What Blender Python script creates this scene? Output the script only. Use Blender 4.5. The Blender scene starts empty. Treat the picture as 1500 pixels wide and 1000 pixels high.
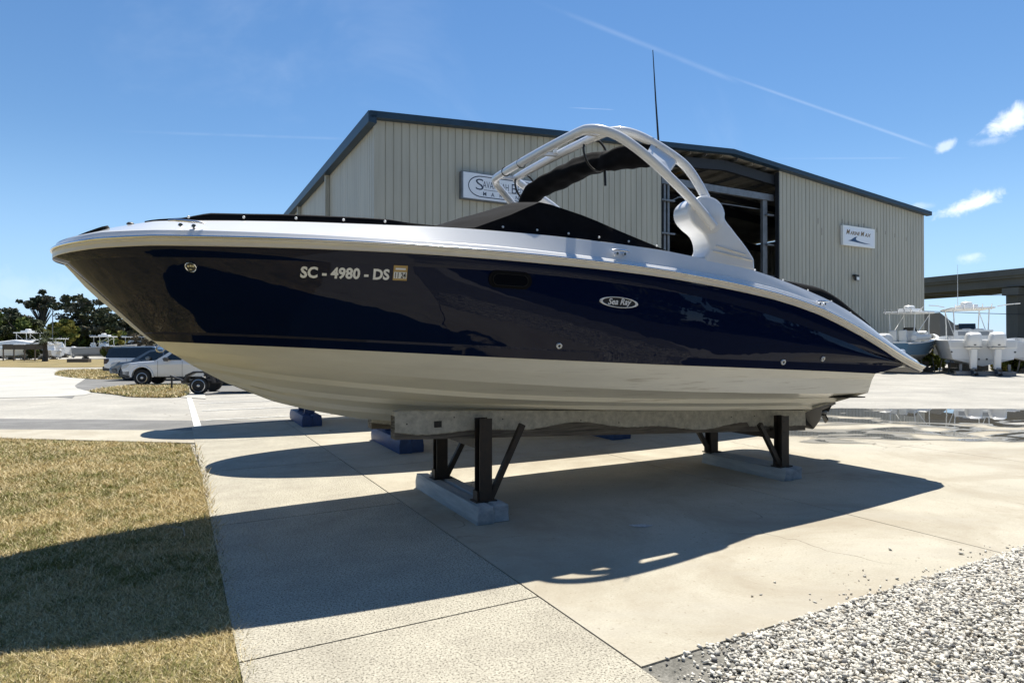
import bpy, bmesh, math, random
import numpy as np
from mathutils import Vector, Matrix
R=math.radians
SC=bpy.context.scene; COL=SC.collection
random.seed(7); rng=np.random.default_rng(11)
# ---------------------------------------------------------------- camera
cam=bpy.data.cameras.new('camera'); cam.lens=21.96; cam.sensor_width=36; cam.clip_start=.05; cam.clip_end=4000
camo=bpy.data.objects.new('camera',cam); COL.objects.link(camo); SC.camera=camo
camo.location=(0,0,1.65); camo.rotation_euler=(R(90.376),0,0)
# ---------------------------------------------------------------- light
SUN=Vector((.1426,.444,1.0)).normalized()
sl=bpy.data.lights.new('sun','SUN'); sl.energy=4.9; sl.angle=R(.5); sl.color=(1,.95,.85)
so=bpy.data.objects.new('sun',sl); COL.objects.link(so); so.rotation_euler=SUN.to_track_quat('Z','Y').to_euler()
so.location=(0,0,60)
SC.view_settings.view_transform='Standard'; SC.view_settings.look='None'; SC.view_settings.gamma=1; SC.view_settings.exposure=0.60
wd=bpy.data.worlds.new('World'); SC.world=wd; wd.use_nodes=True
def build_world():
    nt=wd.node_tree; nt.nodes.clear(); N=nt.nodes.new; L=nt.links.new
    out=N('ShaderNodeOutputWorld'); bg=N('ShaderNodeBackground'); bg.inputs[1].default_value=.088
    sky=N('ShaderNodeTexSky'); sky.sky_type='NISHITA'; sky.sun_disc=False
    sky.sun_elevation=math.asin(SUN.z); sky.sun_rotation=math.atan2(SUN.x,SUN.y); sky.air_density=1.0; sky.dust_density=.0; sky.ozone_density=2.6
    hs=N('ShaderNodeHueSaturation'); hs.inputs['Saturation'].default_value=1.17; hs.inputs['Value'].default_value=1.0
    L(sky.outputs[0],hs.inputs['Color'])
    tc=N('ShaderNodeTexCoord'); nrm=N('ShaderNodeVectorMath'); nrm.operation='NORMALIZE'; L(tc.outputs['Generated'],nrm.inputs[0])
    D=nrm.outputs[0]
    def m(op,a,b=None,c=None):
        n=N('ShaderNodeMath'); n.operation=op
        for i,x in enumerate((a,b,c)):
            if x is None: continue
            if isinstance(x,(int,float)): n.inputs[i].default_value=x
            else: L(x,n.inputs[i])
        return n.outputs[0]
    def dot(v):
        n=N('ShaderNodeVectorMath'); n.operation='DOT_PRODUCT'; L(D,n.inputs[0]); n.inputs[1].default_value=v; return n.outputs['Value']
    def sm(x,a,b):
        n=N('ShaderNodeMapRange'); n.interpolation_type='SMOOTHSTEP'; L(x,n.inputs[0]); n.inputs[1].default_value=a; n.inputs[2].default_value=b; return n.outputs[0]
    def direc(x,y): return Vector(((x-750)/915,1,(506-y)/915)).normalized()
    def noise(scale,detail,dist=0):
        n=N('ShaderNodeTexNoise'); L(D,n.inputs['Vector']); n.inputs['Scale'].default_value=scale; n.inputs['Detail'].default_value=detail; n.inputs['Distortion'].default_value=dist; n.inputs['Roughness'].default_value=.62
        return n.outputs['Fac']
    tot=None
    def acc(x):
        nonlocal tot
        tot=x if tot is None else m('MAXIMUM',tot,x)
    nz=noise(38,5,.35); nf=noise(9,4)
    # contrails: thin band round a great circle
    for (a,b,w,st,n0) in (((1060,108),(1385,222),.0034,.14,1),((790,2),(1085,121),.006,.075,1),((1120,232),(1330,231),.002,.07,1),((180,192),(510,203),.0035,.06,1),((835,157),(900,160),.0010,.22,1)):
        A=direc(*a);B=direc(*b); n=A.cross(B).normalized(); mid=(A+B).normalized(); half=A.dot(mid); T=(B-A).normalized()
        dist=m('ABSOLUTE',dot(n)); core=m('SUBTRACT',1,sm(dist,0,w)); c2=m('POWER',core,1.5)
        along=dot(T); a0=A.dot(T); b0=B.dot(T); ext=(b0-a0)
        win=m('MULTIPLY',sm(along,a0-.1*ext,a0+.35*ext),m('SUBTRACT',1,sm(along,b0-.12*ext,b0+.03*ext)))
        acc(m('MULTIPLY',m('MULTIPLY',m('MULTIPLY',c2,win),st),sm(nf,.2,.6)))
    for (c,rx,ry,st,tilt) in (((1430,296),.029,.0095,.88,-.32),((1488,170),.030,.011,.8,-.62),((1387,213),.0105,.0050,.5,-.5),((1422,378),.013,.006,.40,0),((1345,302),.016,.004,.25,0),((1450,206),.02,.005,.25,0),((20,430),.16,.02,.12,0)):
        A=direc(*c); rt=Vector((0,0,1)).cross(A).normalized()*-1; up=rt.cross(A).normalized()*1.0
        if up.z<0: up=-up
        if rt.x<0: rt=-rt
        ca,sa=math.cos(tilt),math.sin(tilt); r2=rt*ca-up*sa; u2=rt*sa+up*ca
        X=m('DIVIDE',dot(r2),rx); Y=m('DIVIDE',dot(u2),ry); q=m('ADD',m('MULTIPLY',X,X),m('MULTIPLY',Y,Y)); q=m('SQRT',q)
        q=m('ADD',q,m('MULTIPLY',m('SUBTRACT',nz,.5),3.2)); q=m('ADD',q,m('MULTIPLY',m('LESS_THAN',dot(A),.5),50))
        acc(m('MULTIPLY',m('SUBTRACT',1,sm(q,.15,1.5)),st))
    ci=m('MULTIPLY',sm(noise(2.2,6,.8),.55,.85),.10); acc(ci)
    mix=N('ShaderNodeMix'); mix.data_type='RGBA'; L(tot,mix.inputs['Factor'])
    lo=N('ShaderNodeMix'); lo.data_type='RGBA'; L(m('MULTIPLY',m('SUBTRACT',1,sm(dot((0,0,1)),-.02,.30)),.72),lo.inputs['Factor']); L(hs.outputs[0],lo.inputs['A']); lo.inputs['B'].default_value=(3.3,5.5,8.8,1); L(lo.outputs['Result'],mix.inputs['A']); mix.inputs['B'].default_value=(9.3,9.8,10.4,1)
    L(mix.outputs['Result'],bg.inputs[0]); L(bg.outputs[0],out.inputs[0])
build_world()
# ---------------------------------------------------------------- helpers
def mat(name,col,rough=.6,metal=0.,coat=0.,spec=.5,var=0.,vscale=6.,bump=0.,bscale=40.,col2=None,coords='Object',stretch=None,crough=.03,extra=None):
    m=bpy.data.materials.new(name); m.use_nodes=True; nt=m.node_tree; b=nt.nodes['Principled BSDF']; N=nt.nodes.new; L=nt.links.new
    b.inputs['Base Color'].default_value=(*col,1); b.inputs['Roughness'].default_value=rough; b.inputs['Metallic'].default_value=metal
    b.inputs['Coat Weight'].default_value=coat; b.inputs['Coat Roughness'].default_value=crough; b.inputs['Specular IOR Level'].default_value=spec
    if var or col2 or bump:
        tc=N('ShaderNodeTexCoord'); mp=N('ShaderNodeMapping'); L(tc.outputs[coords],mp.inputs[0])
        if stretch: mp.inputs['Scale'].default_value=stretch
        if var or col2:
            n=N('ShaderNodeTexNoise'); L(mp.outputs[0],n.inputs[0]); n.inputs['Scale'].default_value=vscale; n.inputs['Detail'].default_value=7; n.inputs['Roughness'].default_value=.65
            rp=N('ShaderNodeValToRGB'); L(n.outputs['Fac'],rp.inputs[0]); rp.color_ramp.elements[0].position=.3; rp.color_ramp.elements[1].position=.7
            c2=col2 or tuple(min(1,c*(1-var)) for c in col); c1=col if col2 else tuple(min(1,c*(1+var*.5)) for c in col)
            rp.color_ramp.elements[0].color=(*c2,1); rp.color_ramp.elements[1].color=(*c1,1); L(rp.outputs[0],b.inputs['Base Color'])
        if bump:
            n2=N('ShaderNodeTexNoise'); L(mp.outputs[0],n2.inputs[0]); n2.inputs['Scale'].default_value=bscale; n2.inputs['Detail'].default_value=5
            bp=N('ShaderNodeBump'); bp.inputs['Strength'].default_value=bump; bp.inputs['Distance'].default_value=.01; L(n2.outputs['Fac'],bp.inputs['Height']); L(bp.outputs[0],b.inputs['Normal'])
    return m
class MB:
    def __init__(s): s.v=[];s.f=[];s.m=[]
    def add(s,vs,fs,mi=0):
        o=len(s.v); s.v+= [tuple(float(c) for c in v) for v in vs]; s.f+=[tuple(i+o for i in f) for f in fs]; s.m+=[mi]*len(fs); return s
    def box(s,c,d,rz=0,mi=0,M=None):
        x,y,z=[q/2 for q in d]; vs=[Vector((a*x,b*y,e*z)) for a in(-1,1) for b in(-1,1) for e in(-1,1)]
        Q=Matrix.Rotation(rz,4,'Z') if M is None else M
        vs=[Q@v+Vector(c) for v in vs]
        return s.add(vs,[(0,1,3,2),(4,6,7,5),(0,4,5,1),(2,3,7,6),(0,2,6,4),(1,5,7,3)],mi)
    def beam(s,p,q,w,h,mi=0,up=(0,0,1)):
        p=Vector(p);q=Vector(q);d=(q-p); l=d.length; d.normalize(); upv=Vector(up)
        if abs(d.dot(upv))>.98: upv=Vector((1,0,0))
        sd=d.cross(upv).normalized(); u=sd.cross(d)
        M=Matrix((( d.x,sd.x,u.x,0),(d.y,sd.y,u.y,0),(d.z,sd.z,u.z,0),(0,0,0,1)))
        return s.box((p+q)/2,(l,w,h),M=M,mi=mi)
    def tube(s,pts,r,n=12,mi=0,caps=True,sq=None):
        pts=[Vector(p) for p in pts]; k=len(pts); rr=r if hasattr(r,'__len__') else [r]*k; prev=None; rows=[]
        for i,p in enumerate(pts):
            t=(pts[min(i+1,k-1)]-pts[max(i-1,0)]).normalized()
            if prev is None:
                a=Vector((0,0,1)) if abs(t.z)<.9 else Vector((1,0,0)); sd=t.cross(a).normalized()
            else:
                sd=(prev-t*prev.dot(t)).normalized()
            prev=sd; u=sd.cross(t)
            rows.append([p+(sd*math.cos(2*math.pi*j/n)+u*math.sin(2*math.pi*j/n)*(sq or 1))*rr[i] for j in range(n)])
        vs=[v for rw in rows for v in rw]; fs=[]
        for i in range(k-1):
            for j in range(n): fs.append((i*n+j,i*n+(j+1)%n,(i+1)*n+(j+1)%n,(i+1)*n+j))
        if caps: fs+= [tuple(range(n-1,-1,-1)),tuple((k-1)*n+j for j in range(n))]
        return s.add(vs,fs,mi)
    def grid(s,rows,mi=0,close=False,flip=False):
        n=len(rows[0]); vs=[v for r in rows for v in r]; fs=[]
        for i in range(len(rows)-1):
            for j in range(n-1 if not close else n):
                q=(i*n+j,i*n+(j+1)%n,(i+1)*n+(j+1)%n,(i+1)*n+j); fs.append(q[::-1] if flip else q)
        return s.add(vs,fs,mi)
    def lathe(s,prof,n=20,c=(0,0,0),M=None,mi=0):
        rows=[]; Q=M or Matrix.Identity(4)
        for (r,z) in prof: rows.append([Q@Vector((r*math.cos(2*math.pi*j/n),r*math.sin(2*math.pi*j/n),z))+Vector(c) for j in range(n)])
        s.grid(rows,mi,close=True)
        o=len(s.v); 
        s.add(rows[0],[tuple(range(n-1,-1,-1))],mi); s.add(rows[-1],[tuple(range(n))],mi); return s
    def prism(s,poly,y0,y1,bev=0,mi=0,ax='y',inset=None):
        """poly in (x,z) extruded along y, with rounded-in rims"""
        n=len(poly); P=[Vector((a,b)) for a,b in poly]
        area=sum(P[i].x*P[(i+1)%n].y-P[(i+1)%n].x*P[i].y for i in range(n)); sg=1 if area>0 else -1
        def off(d):
            o=[]
            for i in range(n):
                a=(P[i]-P[i-1]);b=(P[(i+1)%n]-P[i]); a=a.normalized() if a.length else a; b=b.normalized() if b.length else b
                nn=Vector((-(a.y+b.y),a.x+b.x)); nn=nn.normalized() if nn.length>1e-6 else Vector((-a.y,a.x))
                c=max(.5,abs(nn.dot(Vector((-a.y,a.x))))); o.append(P[i]+nn*sg*d/c)
            return o
        lv=[(y0,bev),(y0+.3*bev,.3*bev),(y0+bev,0),(y1-bev,0),(y1-.3*bev,.3*bev),(y1,bev)] if bev else [(y0,0),(y1,0)]
        if inset: lv=[(y,d) for y,d in inset]
        rows=[]
        for y,d in lv:
            q=off(d) if d else P
            rows.append([((p.x,y,p.y) if ax=='y' else (p.x,p.y,y)) for p in q])
        fl=(sg>0) if ax=='y' else (sg<0)
        vs=[v for r in rows for v in r]; fs=[]
        for i in range(len(rows)-1):
            for j in range(n):
                q=(i*n+j,(i+1)*n+j,(i+1)*n+(j+1)%n,i*n+(j+1)%n); fs.append(q[::-1] if fl else q)
        a=tuple(range(n)); b=tuple((len(rows)-1)*n+j for j in range(n))
        fs+= [a[::-1],b] if fl else [a,b[::-1]]
        return s.add(vs,fs,mi)
    def build(s,name,mats,parent=None,smooth=None,loc=None,rz=0,fix=True):
        me=bpy.data.meshes.new(name); me.from_pydata(s.v,[],s.f); 
        for m in (mats if isinstance(mats,(list,tuple)) else [mats]): me.materials.append(m)
        if any(s.m): me.polygons.foreach_set('material_index',s.m)
        if fix:
            bm=bmesh.new(); bm.from_mesh(me); bmesh.ops.recalc_face_normals(bm,faces=bm.faces); bm.to_mesh(me); bm.free()
        if smooth: 
            me.polygons.foreach_set('use_smooth',[True]*len(me.polygons)); me.set_sharp_from_angle(angle=R(smooth))
        me.update(); o=bpy.data.objects.new(name,me); COL.objects.link(o)
        if parent: o.parent=parent
        if loc is not None: o.location=loc
        if rz: o.rotation_euler=(0,0,rz)
        return o
def tag(o,label=None,cat=None,group=None,kind=None):
    for k,v in (('label',label),('category',cat),('group',group),('kind',kind)):
        if v: o[k]=v
    return o
def thing(name,loc,rz,label,cat,group=None):
    e=bpy.data.objects.new(name,None); COL.objects.link(e); e.location=loc; e.rotation_euler=(0,0,rz); e.empty_display_size=.3
    return tag(e,label,cat,group)
def copy_tree(o,parent=None):
    c=o.copy(); COL.objects.link(c)
    if parent: c.parent=parent
    for ch in list(o.children): copy_tree(ch,c)
    return c
def textmesh(s,size,font_shear=0,spacing=1,ext=0.,bold=0.,res=3,ax=1.0,align='LEFT'):
    cu=bpy.data.curves.new('t','FONT'); cu.body=s; cu.size=size; cu.shear=font_shear; cu.space_character=spacing; cu.extrude=ext; cu.offset=bold; cu.resolution_u=res; cu.align_x=align
    o=bpy.data.objects.new('t',cu); COL.objects.link(o); dg=bpy.context.evaluated_depsgraph_get(); dg.update()
    me=bpy.data.meshes.new_from_object(o.evaluated_get(dg)); bpy.data.objects.remove(o); bpy.data.curves.remove(cu)
    V=[(v.co.x*ax,v.co.y,v.co.z) for v in me.vertices]; Fs=[tuple(p.vertices) for p in me.polygons]; bpy.data.meshes.remove(me)
    return V,Fs
def spline(pts,n):
    pts=[Vector(p) for p in pts]; out=[]
    k=len(pts)
    for i in range(k-1):
        p0=pts[max(i-1,0)];p1=pts[i];p2=pts[i+1];p3=pts[min(i+2,k-1)]
        for j in range(n):
            t=j/n; out.append(.5*((2*p1)+(p2-p0)*t+(2*p0-5*p1+4*p2-p3)*t*t+(3*p1-p0-3*p2+p3)*t**3))
    out.append(pts[-1]); return out
# ---------------------------------------------------------------- shared materials
M={}
M['gel']=mat('white_gelcoat',(.83,.83,.825),.22,coat=.6,var=.05,vscale=1.5,crough=.06)
M['gelw']=mat('cream_moulding',(.76,.735,.68),.4,var=.08,vscale=3)
M['white']=mat('white_paint',(.78,.78,.76),.35,coat=.3)
M['steel']=mat('polished_steel',(.72,.73,.75),.18,metal=1)
M['black']=mat('black_rubber',(.012,.012,.013),.55)
M['canvas']=mat('black_canvas',(.0065,.0065,.008),.92,var=.5,vscale=5,bump=.35,bscale=9,spec=.14)
M['dark']=mat('dark_metal',(.02,.02,.022),.45,var=.3,vscale=12)
M['glass']=mat('dark_glass',(.01,.012,.014),.04,spec=.8)
M['chrome']=mat('alloy',(.5,.5,.52),.3,metal=1)
M['tyre']=mat('tyre_rubber',(.016,.016,.016),.8)
# ================================================================ main boat (local x = towards stern, -y = towards camera)
TH=R(27.2); TC=6.15
CURV={"rail": [-0.98, 8.48, 2.385, 2.4189, 2.4334, 2.433, 2.4354, 2.4378, 2.4389, 2.4384, 2.435, 2.4294, 2.4215, 2.4118, 2.4005, 2.383, 2.3611, 2.3291, 2.2947, 2.2537, 2.2048, 2.1395, 2.0577, 1.9485, 1.8269, 1.6882, 1.5374, 1.4133, 1.3574], "kn": [-0.89, 8.05, 2.2979, 2.3002, 2.3003, 2.2976, 2.2933, 2.2885, 2.2842, 2.2824, 2.2822, 2.2798, 2.273, 2.261, 2.2445, 2.2243, 2.198, 2.1656, 2.1277, 2.0801, 2.0222, 1.9573, 1.8852, 1.8061, 1.7223, 1.6367, 1.5533, 1.4797, 1.42], "kn2": [-0.36, 7.95, 1.7517, 1.7389, 1.7268, 1.7127, 1.697, 1.6809, 1.6649, 1.6491, 1.6337, 1.6189, 1.6042, 1.5892, 1.5738, 1.5584, 1.5439, 1.5303, 1.5171, 1.5044, 1.4922, 1.4801, 1.4681, 1.456, 1.4437, 1.4312, 1.4188, 1.4063, 1.3938], "boot": [-0.285, 7.43, 1.6872, 1.6712, 1.6566, 1.6423, 1.6274, 1.6119, 1.5959, 1.5795, 1.5631, 1.5473, 1.5322, 1.5174, 1.5026, 1.488, 1.4737, 1.46, 1.4469, 1.434, 1.421, 1.4078, 1.3945, 1.3811, 1.3674, 1.3532, 1.3384, 1.3234, 1.3083], "l1": [-0.22, 7.44, 1.6327, 1.5964, 1.5673, 1.5444, 1.5242, 1.505, 1.4857, 1.4657, 1.4456, 1.4264, 1.4081, 1.3909, 1.3752, 1.3615, 1.3495, 1.339, 1.3295, 1.3205, 1.3115, 1.3024, 1.2934, 1.2844, 1.275, 1.2649, 1.2538, 1.2423, 1.2306], "ch": [-0.13, 7.43, 1.572, 1.5296, 1.4957, 1.469, 1.442, 1.4123, 1.3835, 1.3573, 1.3329, 1.31, 1.2885, 1.2677, 1.2476, 1.2282, 1.2097, 1.193, 1.1779, 1.1636, 1.1497, 1.1363, 1.1233, 1.1105, 1.0984, 1.0881, 1.0804, 1.0743, 1.0686], "s1": [0.0, 7.35, 1.4842, 1.4218, 1.3688, 1.3264, 1.29, 1.2563, 1.2246, 1.1949, 1.1674, 1.1432, 1.1225, 1.1041, 1.0872, 1.0717, 1.057, 1.0431, 1.0301, 1.0179, 1.006, 0.9946, 0.9839, 0.9739, 0.9644, 0.955, 0.9459, 0.9376, 0.93], "s2": [0.15, 7.3, 1.3925, 1.3053, 1.2347, 1.1834, 1.1443, 1.1116, 1.083, 1.0584, 1.0365, 1.0174, 1.001, 0.9863, 0.9725, 0.9595, 0.9471, 0.935, 0.9229, 0.9108, 0.8987, 0.8866, 0.8748, 0.8634, 0.8527, 0.8425, 0.8324, 0.8222, 0.812], "s3": [0.3, 7.27, 1.3072, 1.2096, 1.1264, 1.0651, 1.0225, 0.9887, 0.9584, 0.9299, 0.9038, 0.8813, 0.8625, 0.8457, 0.8294, 0.8136, 0.7988, 0.7853, 0.7725, 0.76, 0.7475, 0.7353, 0.7234, 0.7118, 0.7004, 0.6891, 0.6777, 0.6664, 0.655], "sh": [-0.96, 8.42, 2.43, 2.4779, 2.4889, 2.4899, 2.4888, 2.488, 2.4854, 2.4846, 2.4842, 2.4817, 2.4723, 2.46, 2.4459, 2.43, 2.4124, 2.3877, 2.3611, 2.3249, 2.2781, 2.2181, 2.1417, 2.0381, 1.9234, 1.7897, 1.6429, 1.5017, 1.4288], "top": [-0.93, 7.95, 2.46, 2.5533, 2.6038, 2.6095, 2.6153, 2.6218, 2.6258, 2.6311, 2.6395, 2.6418, 2.6401, 2.6364, 2.627, 2.6159, 2.6009, 2.5826, 2.551, 2.5262, 2.4855, 2.4252, 2.352, 2.271, 2.1829, 2.0672, 1.9248, 1.7516, 1.62]}
STEM=[[-1.02, 2.4], [-0.976, 2.38], [-0.93, 2.345], [-0.853, 2.255], [-0.756, 2.132], [-0.676, 2.05], [-0.542, 1.924], [-0.41, 1.794], [-0.228, 1.638], [0.039, 1.458], [0.273, 1.32], [0.483, 1.221], [0.675, 1.135], [0.979, 1.045], [1.41, 0.944], [1.807, 0.89], [2.6, 0.845], [4, 0.775], [5.5, 0.7], [7.25, 0.615]]
FORM={"rail": [-0.98, 1.48, 5.0, 3.0, 0.45], "kn": [-0.89, 1.445, 5.05, 3.0, 0.47], "kn2": [-0.36, 1.41, 5.6, 2.4, 0.68], "boot": [-0.285, 1.395, 5.7, 2.4, 0.7], "l1": [-0.22, 1.345, 5.7, 2.3, 0.76], "ch": [-0.13, 1.3, 5.9, 2.2, 0.8], "s1": [0.0, 0.93, 5.9, 2.0, 0.85], "s2": [0.15, 0.62, 5.9, 1.8, 0.9], "s3": [0.3, 0.34, 5, 1.6, 0.9], "sh": [-0.96, 1.45, 5.0, 3.0, 0.45], "top": [-0.85, 1.385, 5.4, 2.7, 0.56]}
STEM=np.array(STEM)
def zstem(s): return float(np.interp(s,STEM[:,0],STEM[:,1]))
def crv(k,u,du=1.9):
    s0,s1=CURV[k][:2]; tab=CURV[k][2:]; s=s0+(s1-s0)*(u**du)
    f=FORM[k]; x=min(max((s-f[0])/f[2],0),1); b=f[1]*(1-(1-x)**f[3])**f[4]
    if k in('rail','sh','top','kn'):
        e=s1-.42
        if s>e: b-=.16*((s-e)/.42)**3
    z=float(np.interp((s-s0)/(s1-s0)*(len(tab)-1),range(len(tab)),tab)); return s,b,z
NU=110
US=[i/(NU-1) for i in range(NU)]
def crow(k,db=0,dz=0,ds=0,side=-1): 
    r=[]
    for u in US:
        s,b,z=crv(k,u); r.append(Vector((s+ds,side*max(b+db*min(1,u*6),0),z+dz*min(1,u*8) if k not in('rail','sh','top') else z+dz)))
    return r
def lerp_rows(a,b,n,bulge=0,side=-1):
    out=[]
    for i in range(n+1):
        f=i/n; out.append([p.lerp(q,f)+Vector((0,side*bulge*math.sin(math.pi*f)*min(1,j/25.),0)) for j,(p,q) in enumerate(zip(a,b))])
    return out
SIDE_BULGE=.035
def side_pt(s,z,off=.004,side=-1):
    u=.5;f=.5
    for _ in range(60):
        a=crv('kn2',u);b=crv('kn',u); zz=a[2]+(b[2]-a[2])*f; f=(z-a[2])/(b[2]-a[2]); ss=a[0]+(b[0]-a[0])*f
        uu=max(u**1.9+(s-ss)/8.6,1e-4); u=uu**(1/1.9)
    def P(u,f):
        a=crv('kn2',u);b=crv('kn',u); return Vector((a[0]+(b[0]-a[0])*f,side*(a[1]+(b[1]-a[1])*f+SIDE_BULGE*math.sin(math.pi*f)*min(1,u*NU/25.)),a[2]+(b[2]-a[2])*f))
    p=P(u,f); du=P(u+.01,f)-P(u-.01,f); df=P(u,f+.02)-P(u,f-.02); n=du.cross(df).normalized()
    if n.y*side<0: n=-n
    return p+n*off, n, du.normalized()
navy=mat('navy_gelcoat',(.0023,.0068,.029),.30,coat=.42,crough=.014,spec=.0)
def wavy(m):
    nt=m.node_tree; N=nt.nodes.new; L=nt.links.new; b=nt.nodes['Principled BSDF']; tc=N('ShaderNodeTexCoord'); n=N('ShaderNodeTexNoise'); n.inputs['Scale'].default_value=1.5; n.inputs['Detail'].default_value=3; n.inputs['Distortion'].default_value=.4; L(tc.outputs['Object'],n.inputs[0]); bp=N('ShaderNodeBump'); bp.inputs['Strength'].default_value=.5; bp.inputs['Distance'].default_value=.018; L(n.outputs['Fac'],bp.inputs['Height']); L(bp.outputs[0],b.inputs['Normal']); L(bp.outputs[0],b.inputs['Coat Normal'])
wavy(navy)
bott=mat('bottom_gelcoat',(.81,.785,.69),.34,coat=.25,var=.10,vscale=2.2,stretch=(.35,1,3))
def bottom_material():
    nt=bott.node_tree; N=nt.nodes.new; L=nt.links.new; b=nt.nodes['Principled BSDF']
    src=b.inputs['Base Color'].links[0].from_socket
    tc=N('ShaderNodeTexCoord'); mp=N('ShaderNodeMapping'); mp.inputs['Scale'].default_value=(.55,2,16); L(tc.outputs['Object'],mp.inputs[0])
    n=N('ShaderNodeTexNoise'); n.inputs['Scale'].default_value=2.2; n.inputs['Detail'].default_value=8; n.inputs['Roughness'].default_value=.7; L(mp.outputs[0],n.inputs[0])
    r=N('ShaderNodeMapRange'); r.inputs[1].default_value=.56; r.inputs[2].default_value=.70; L(n.outputs['Fac'],r.inputs[0])
    sx=N('ShaderNodeSeparateXYZ'); L(tc.outputs['Object'],sx.inputs[0])
    r2=N('ShaderNodeMapRange'); r2.inputs[1].default_value=1.5; r2.inputs[2].default_value=5; L(sx.outputs[0],r2.inputs[0])
    mu=N('ShaderNodeMath'); mu.operation='MULTIPLY'; L(r.outputs[0],mu.inputs[0]); L(r2.outputs[0],mu.inputs[1])
    mu2=N('ShaderNodeMath'); mu2.operation='MULTIPLY'; L(mu.outputs[0],mu2.inputs[0]); mu2.inputs[1].default_value=.8
    mx=N('ShaderNodeMix'); mx.data_type='RGBA'; L(mu2.outputs[0],mx.inputs['Factor']); L(src,mx.inputs['A']); mx.inputs['B'].default_value=(.30,.24,.15,1); L(mx.outputs['Result'],b.inputs['Base Color'])
bottom_material()
def build_hull(root):
    hb=MB(); hs=MB(); rr=MB(); st=MB(); dk=MB(); gs=MB()
    for side in (-1,1):
        keel=[Vector((s,0,zstem(s))) for s in [-.285+(7.25+.285)*(u**1.9) for u in US]]
        c=lambda k,db=0,dz=0: crow(k,db,dz,side=side)
        def strip(mb,a,b,n=1,bulge=0): mb.grid(lerp_rows(a,b,n,bulge,side),flip=(side>0))
        prev=keel
        for k in ('s3','s2','s1'):
            strip(hb,prev,c(k,-.065,.004)); strip(hb,c(k,-.065,.004),c(k)); strip(hb,c(k),c(k,.008,.046)); prev=c(k,.008,.046)
        strip(hb,prev,c('ch',-.07,.004)); strip(hb,c('ch',-.07,.004),c('ch')); strip(hb,c('ch'),c('l1')); strip(hb,c('l1'),c('boot'))
        strip(hs,c('boot',.004),c('kn2')); strip(hs,c('kn2'),c('kn2',.006,.02)); strip(hs,c('kn2',.006,.02),c('kn'),10,SIDE_BULGE)
        strip(hs,c('kn'),c('rail',-.010,-.060),3,.008)
        # moulding under the rail, the rub rail and its steel insert
        strip(rr,c('rail',-.010,-.060),c('rail',.006,-.056)); strip(rr,c('rail',.006,-.056),c('rail',.010,-.026)); strip(rr,c('rail',.010,-.026),c('rail',.030,-.020))
        strip(rr,c('rail',.030,-.020),c('rail',.036,.0)); strip(rr,c('rail',.036,0),c('rail',.026,.014)); strip(rr,c('rail',.026,.014),c('rail',-.01,.018))
        st.tube([p+Vector((0,side*.036,.002)) for p in c('rail')],.011,8)
        # deck
        strip(dk,c('rail',-.01,.018),c('sh',0,0)); strip(dk,c('sh'),c('sh',-.016,.010)); strip(dk,c('sh',-.016,.010),c('top',.008,-.008),4,.002); strip(dk,c('top',.008,-.008),c('top',-.02,.0))
        inn=[Vector((p.x,p.y*(.86 if i>6 else .7),p.z-.005)) for i,p in enumerate(c('top'))]
        strip(dk,c('top',-.02,0),inn); strip(dk,inn,[Vector((p.x,0,p.z+.01)) for p in inn])
    # transom and underside of the stern overhang
    ends=[]
    for k in ('s3','s2','s1','ch','l1','boot'): ends.append(crv(k,1))
    def cap(mb,es):
        rows=[[Vector((s,y*b,z)) for y in (-1,-.5,0,.5,1)] for s,b,z in es]; mb.grid(rows)
    k0=(7.25,0,zstem(7.25)); cap(hb,[k0]+ends)
    cap(hs,[ends[-1],crv('kn2',1),crv('kn',1)]); r1=crv('rail',1); cap(hs,[crv('kn',1),(r1[0],r1[1]-.010,r1[2]-.060)])
    cap(rr,[(r1[0],r1[1]-.010,r1[2]-.060),(r1[0]+.02,r1[1],r1[2]-.02),(r1[0],r1[1]-.01,r1[2]+.018)])
    s1=crv('sh',1);t1=crv('top',1); cap(dk,[(r1[0],r1[1]-.01,r1[2]+.018),s1,t1])
    hb.build('hull_bottom',bott,root,35); hs.build('hull_side',navy,root,28)
    r=rr.build('rub_rail',M['gelw'],root,35); st.build('rail_insert',M['steel'],r,50)
    dk.build('deck',M['gel'],root,32)
boat=thing('motor_boat',(-TC*math.sin(TH),TC*math.cos(TH),0),TH,'large navy blue motor boat with white wakeboard tower, raised on black stands in the foreground','boat')
build_hull(boat)
# ---- bow stem guard (bright strip up the stem)
g=MB(); ss=np.linspace(-.93,-.30,16); rows=[]
for s in ss:
    z=zstem(s); w=.020; rows.append([Vector((s+.035,-w,z+.005)),Vector((s-.006,-w*.55,z-.006)),Vector((s-.012,0,z-.010)),Vector((s-.006,w*.55,z-.006)),Vector((s+.035,w,z+.005))])
g.grid(rows); g.build('stem_guard',M['gel'],boat,60)
g=MB(); M1=Matrix.Rotation(R(90),4,'X')
g.tube([(-.235+.03*math.cos(a),0,1.645+.03*math.sin(a)-.02) for a in np.linspace(0,2*math.pi,17)],.007,8); g.build('bow_eye',M['steel'],boat,60)
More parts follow.
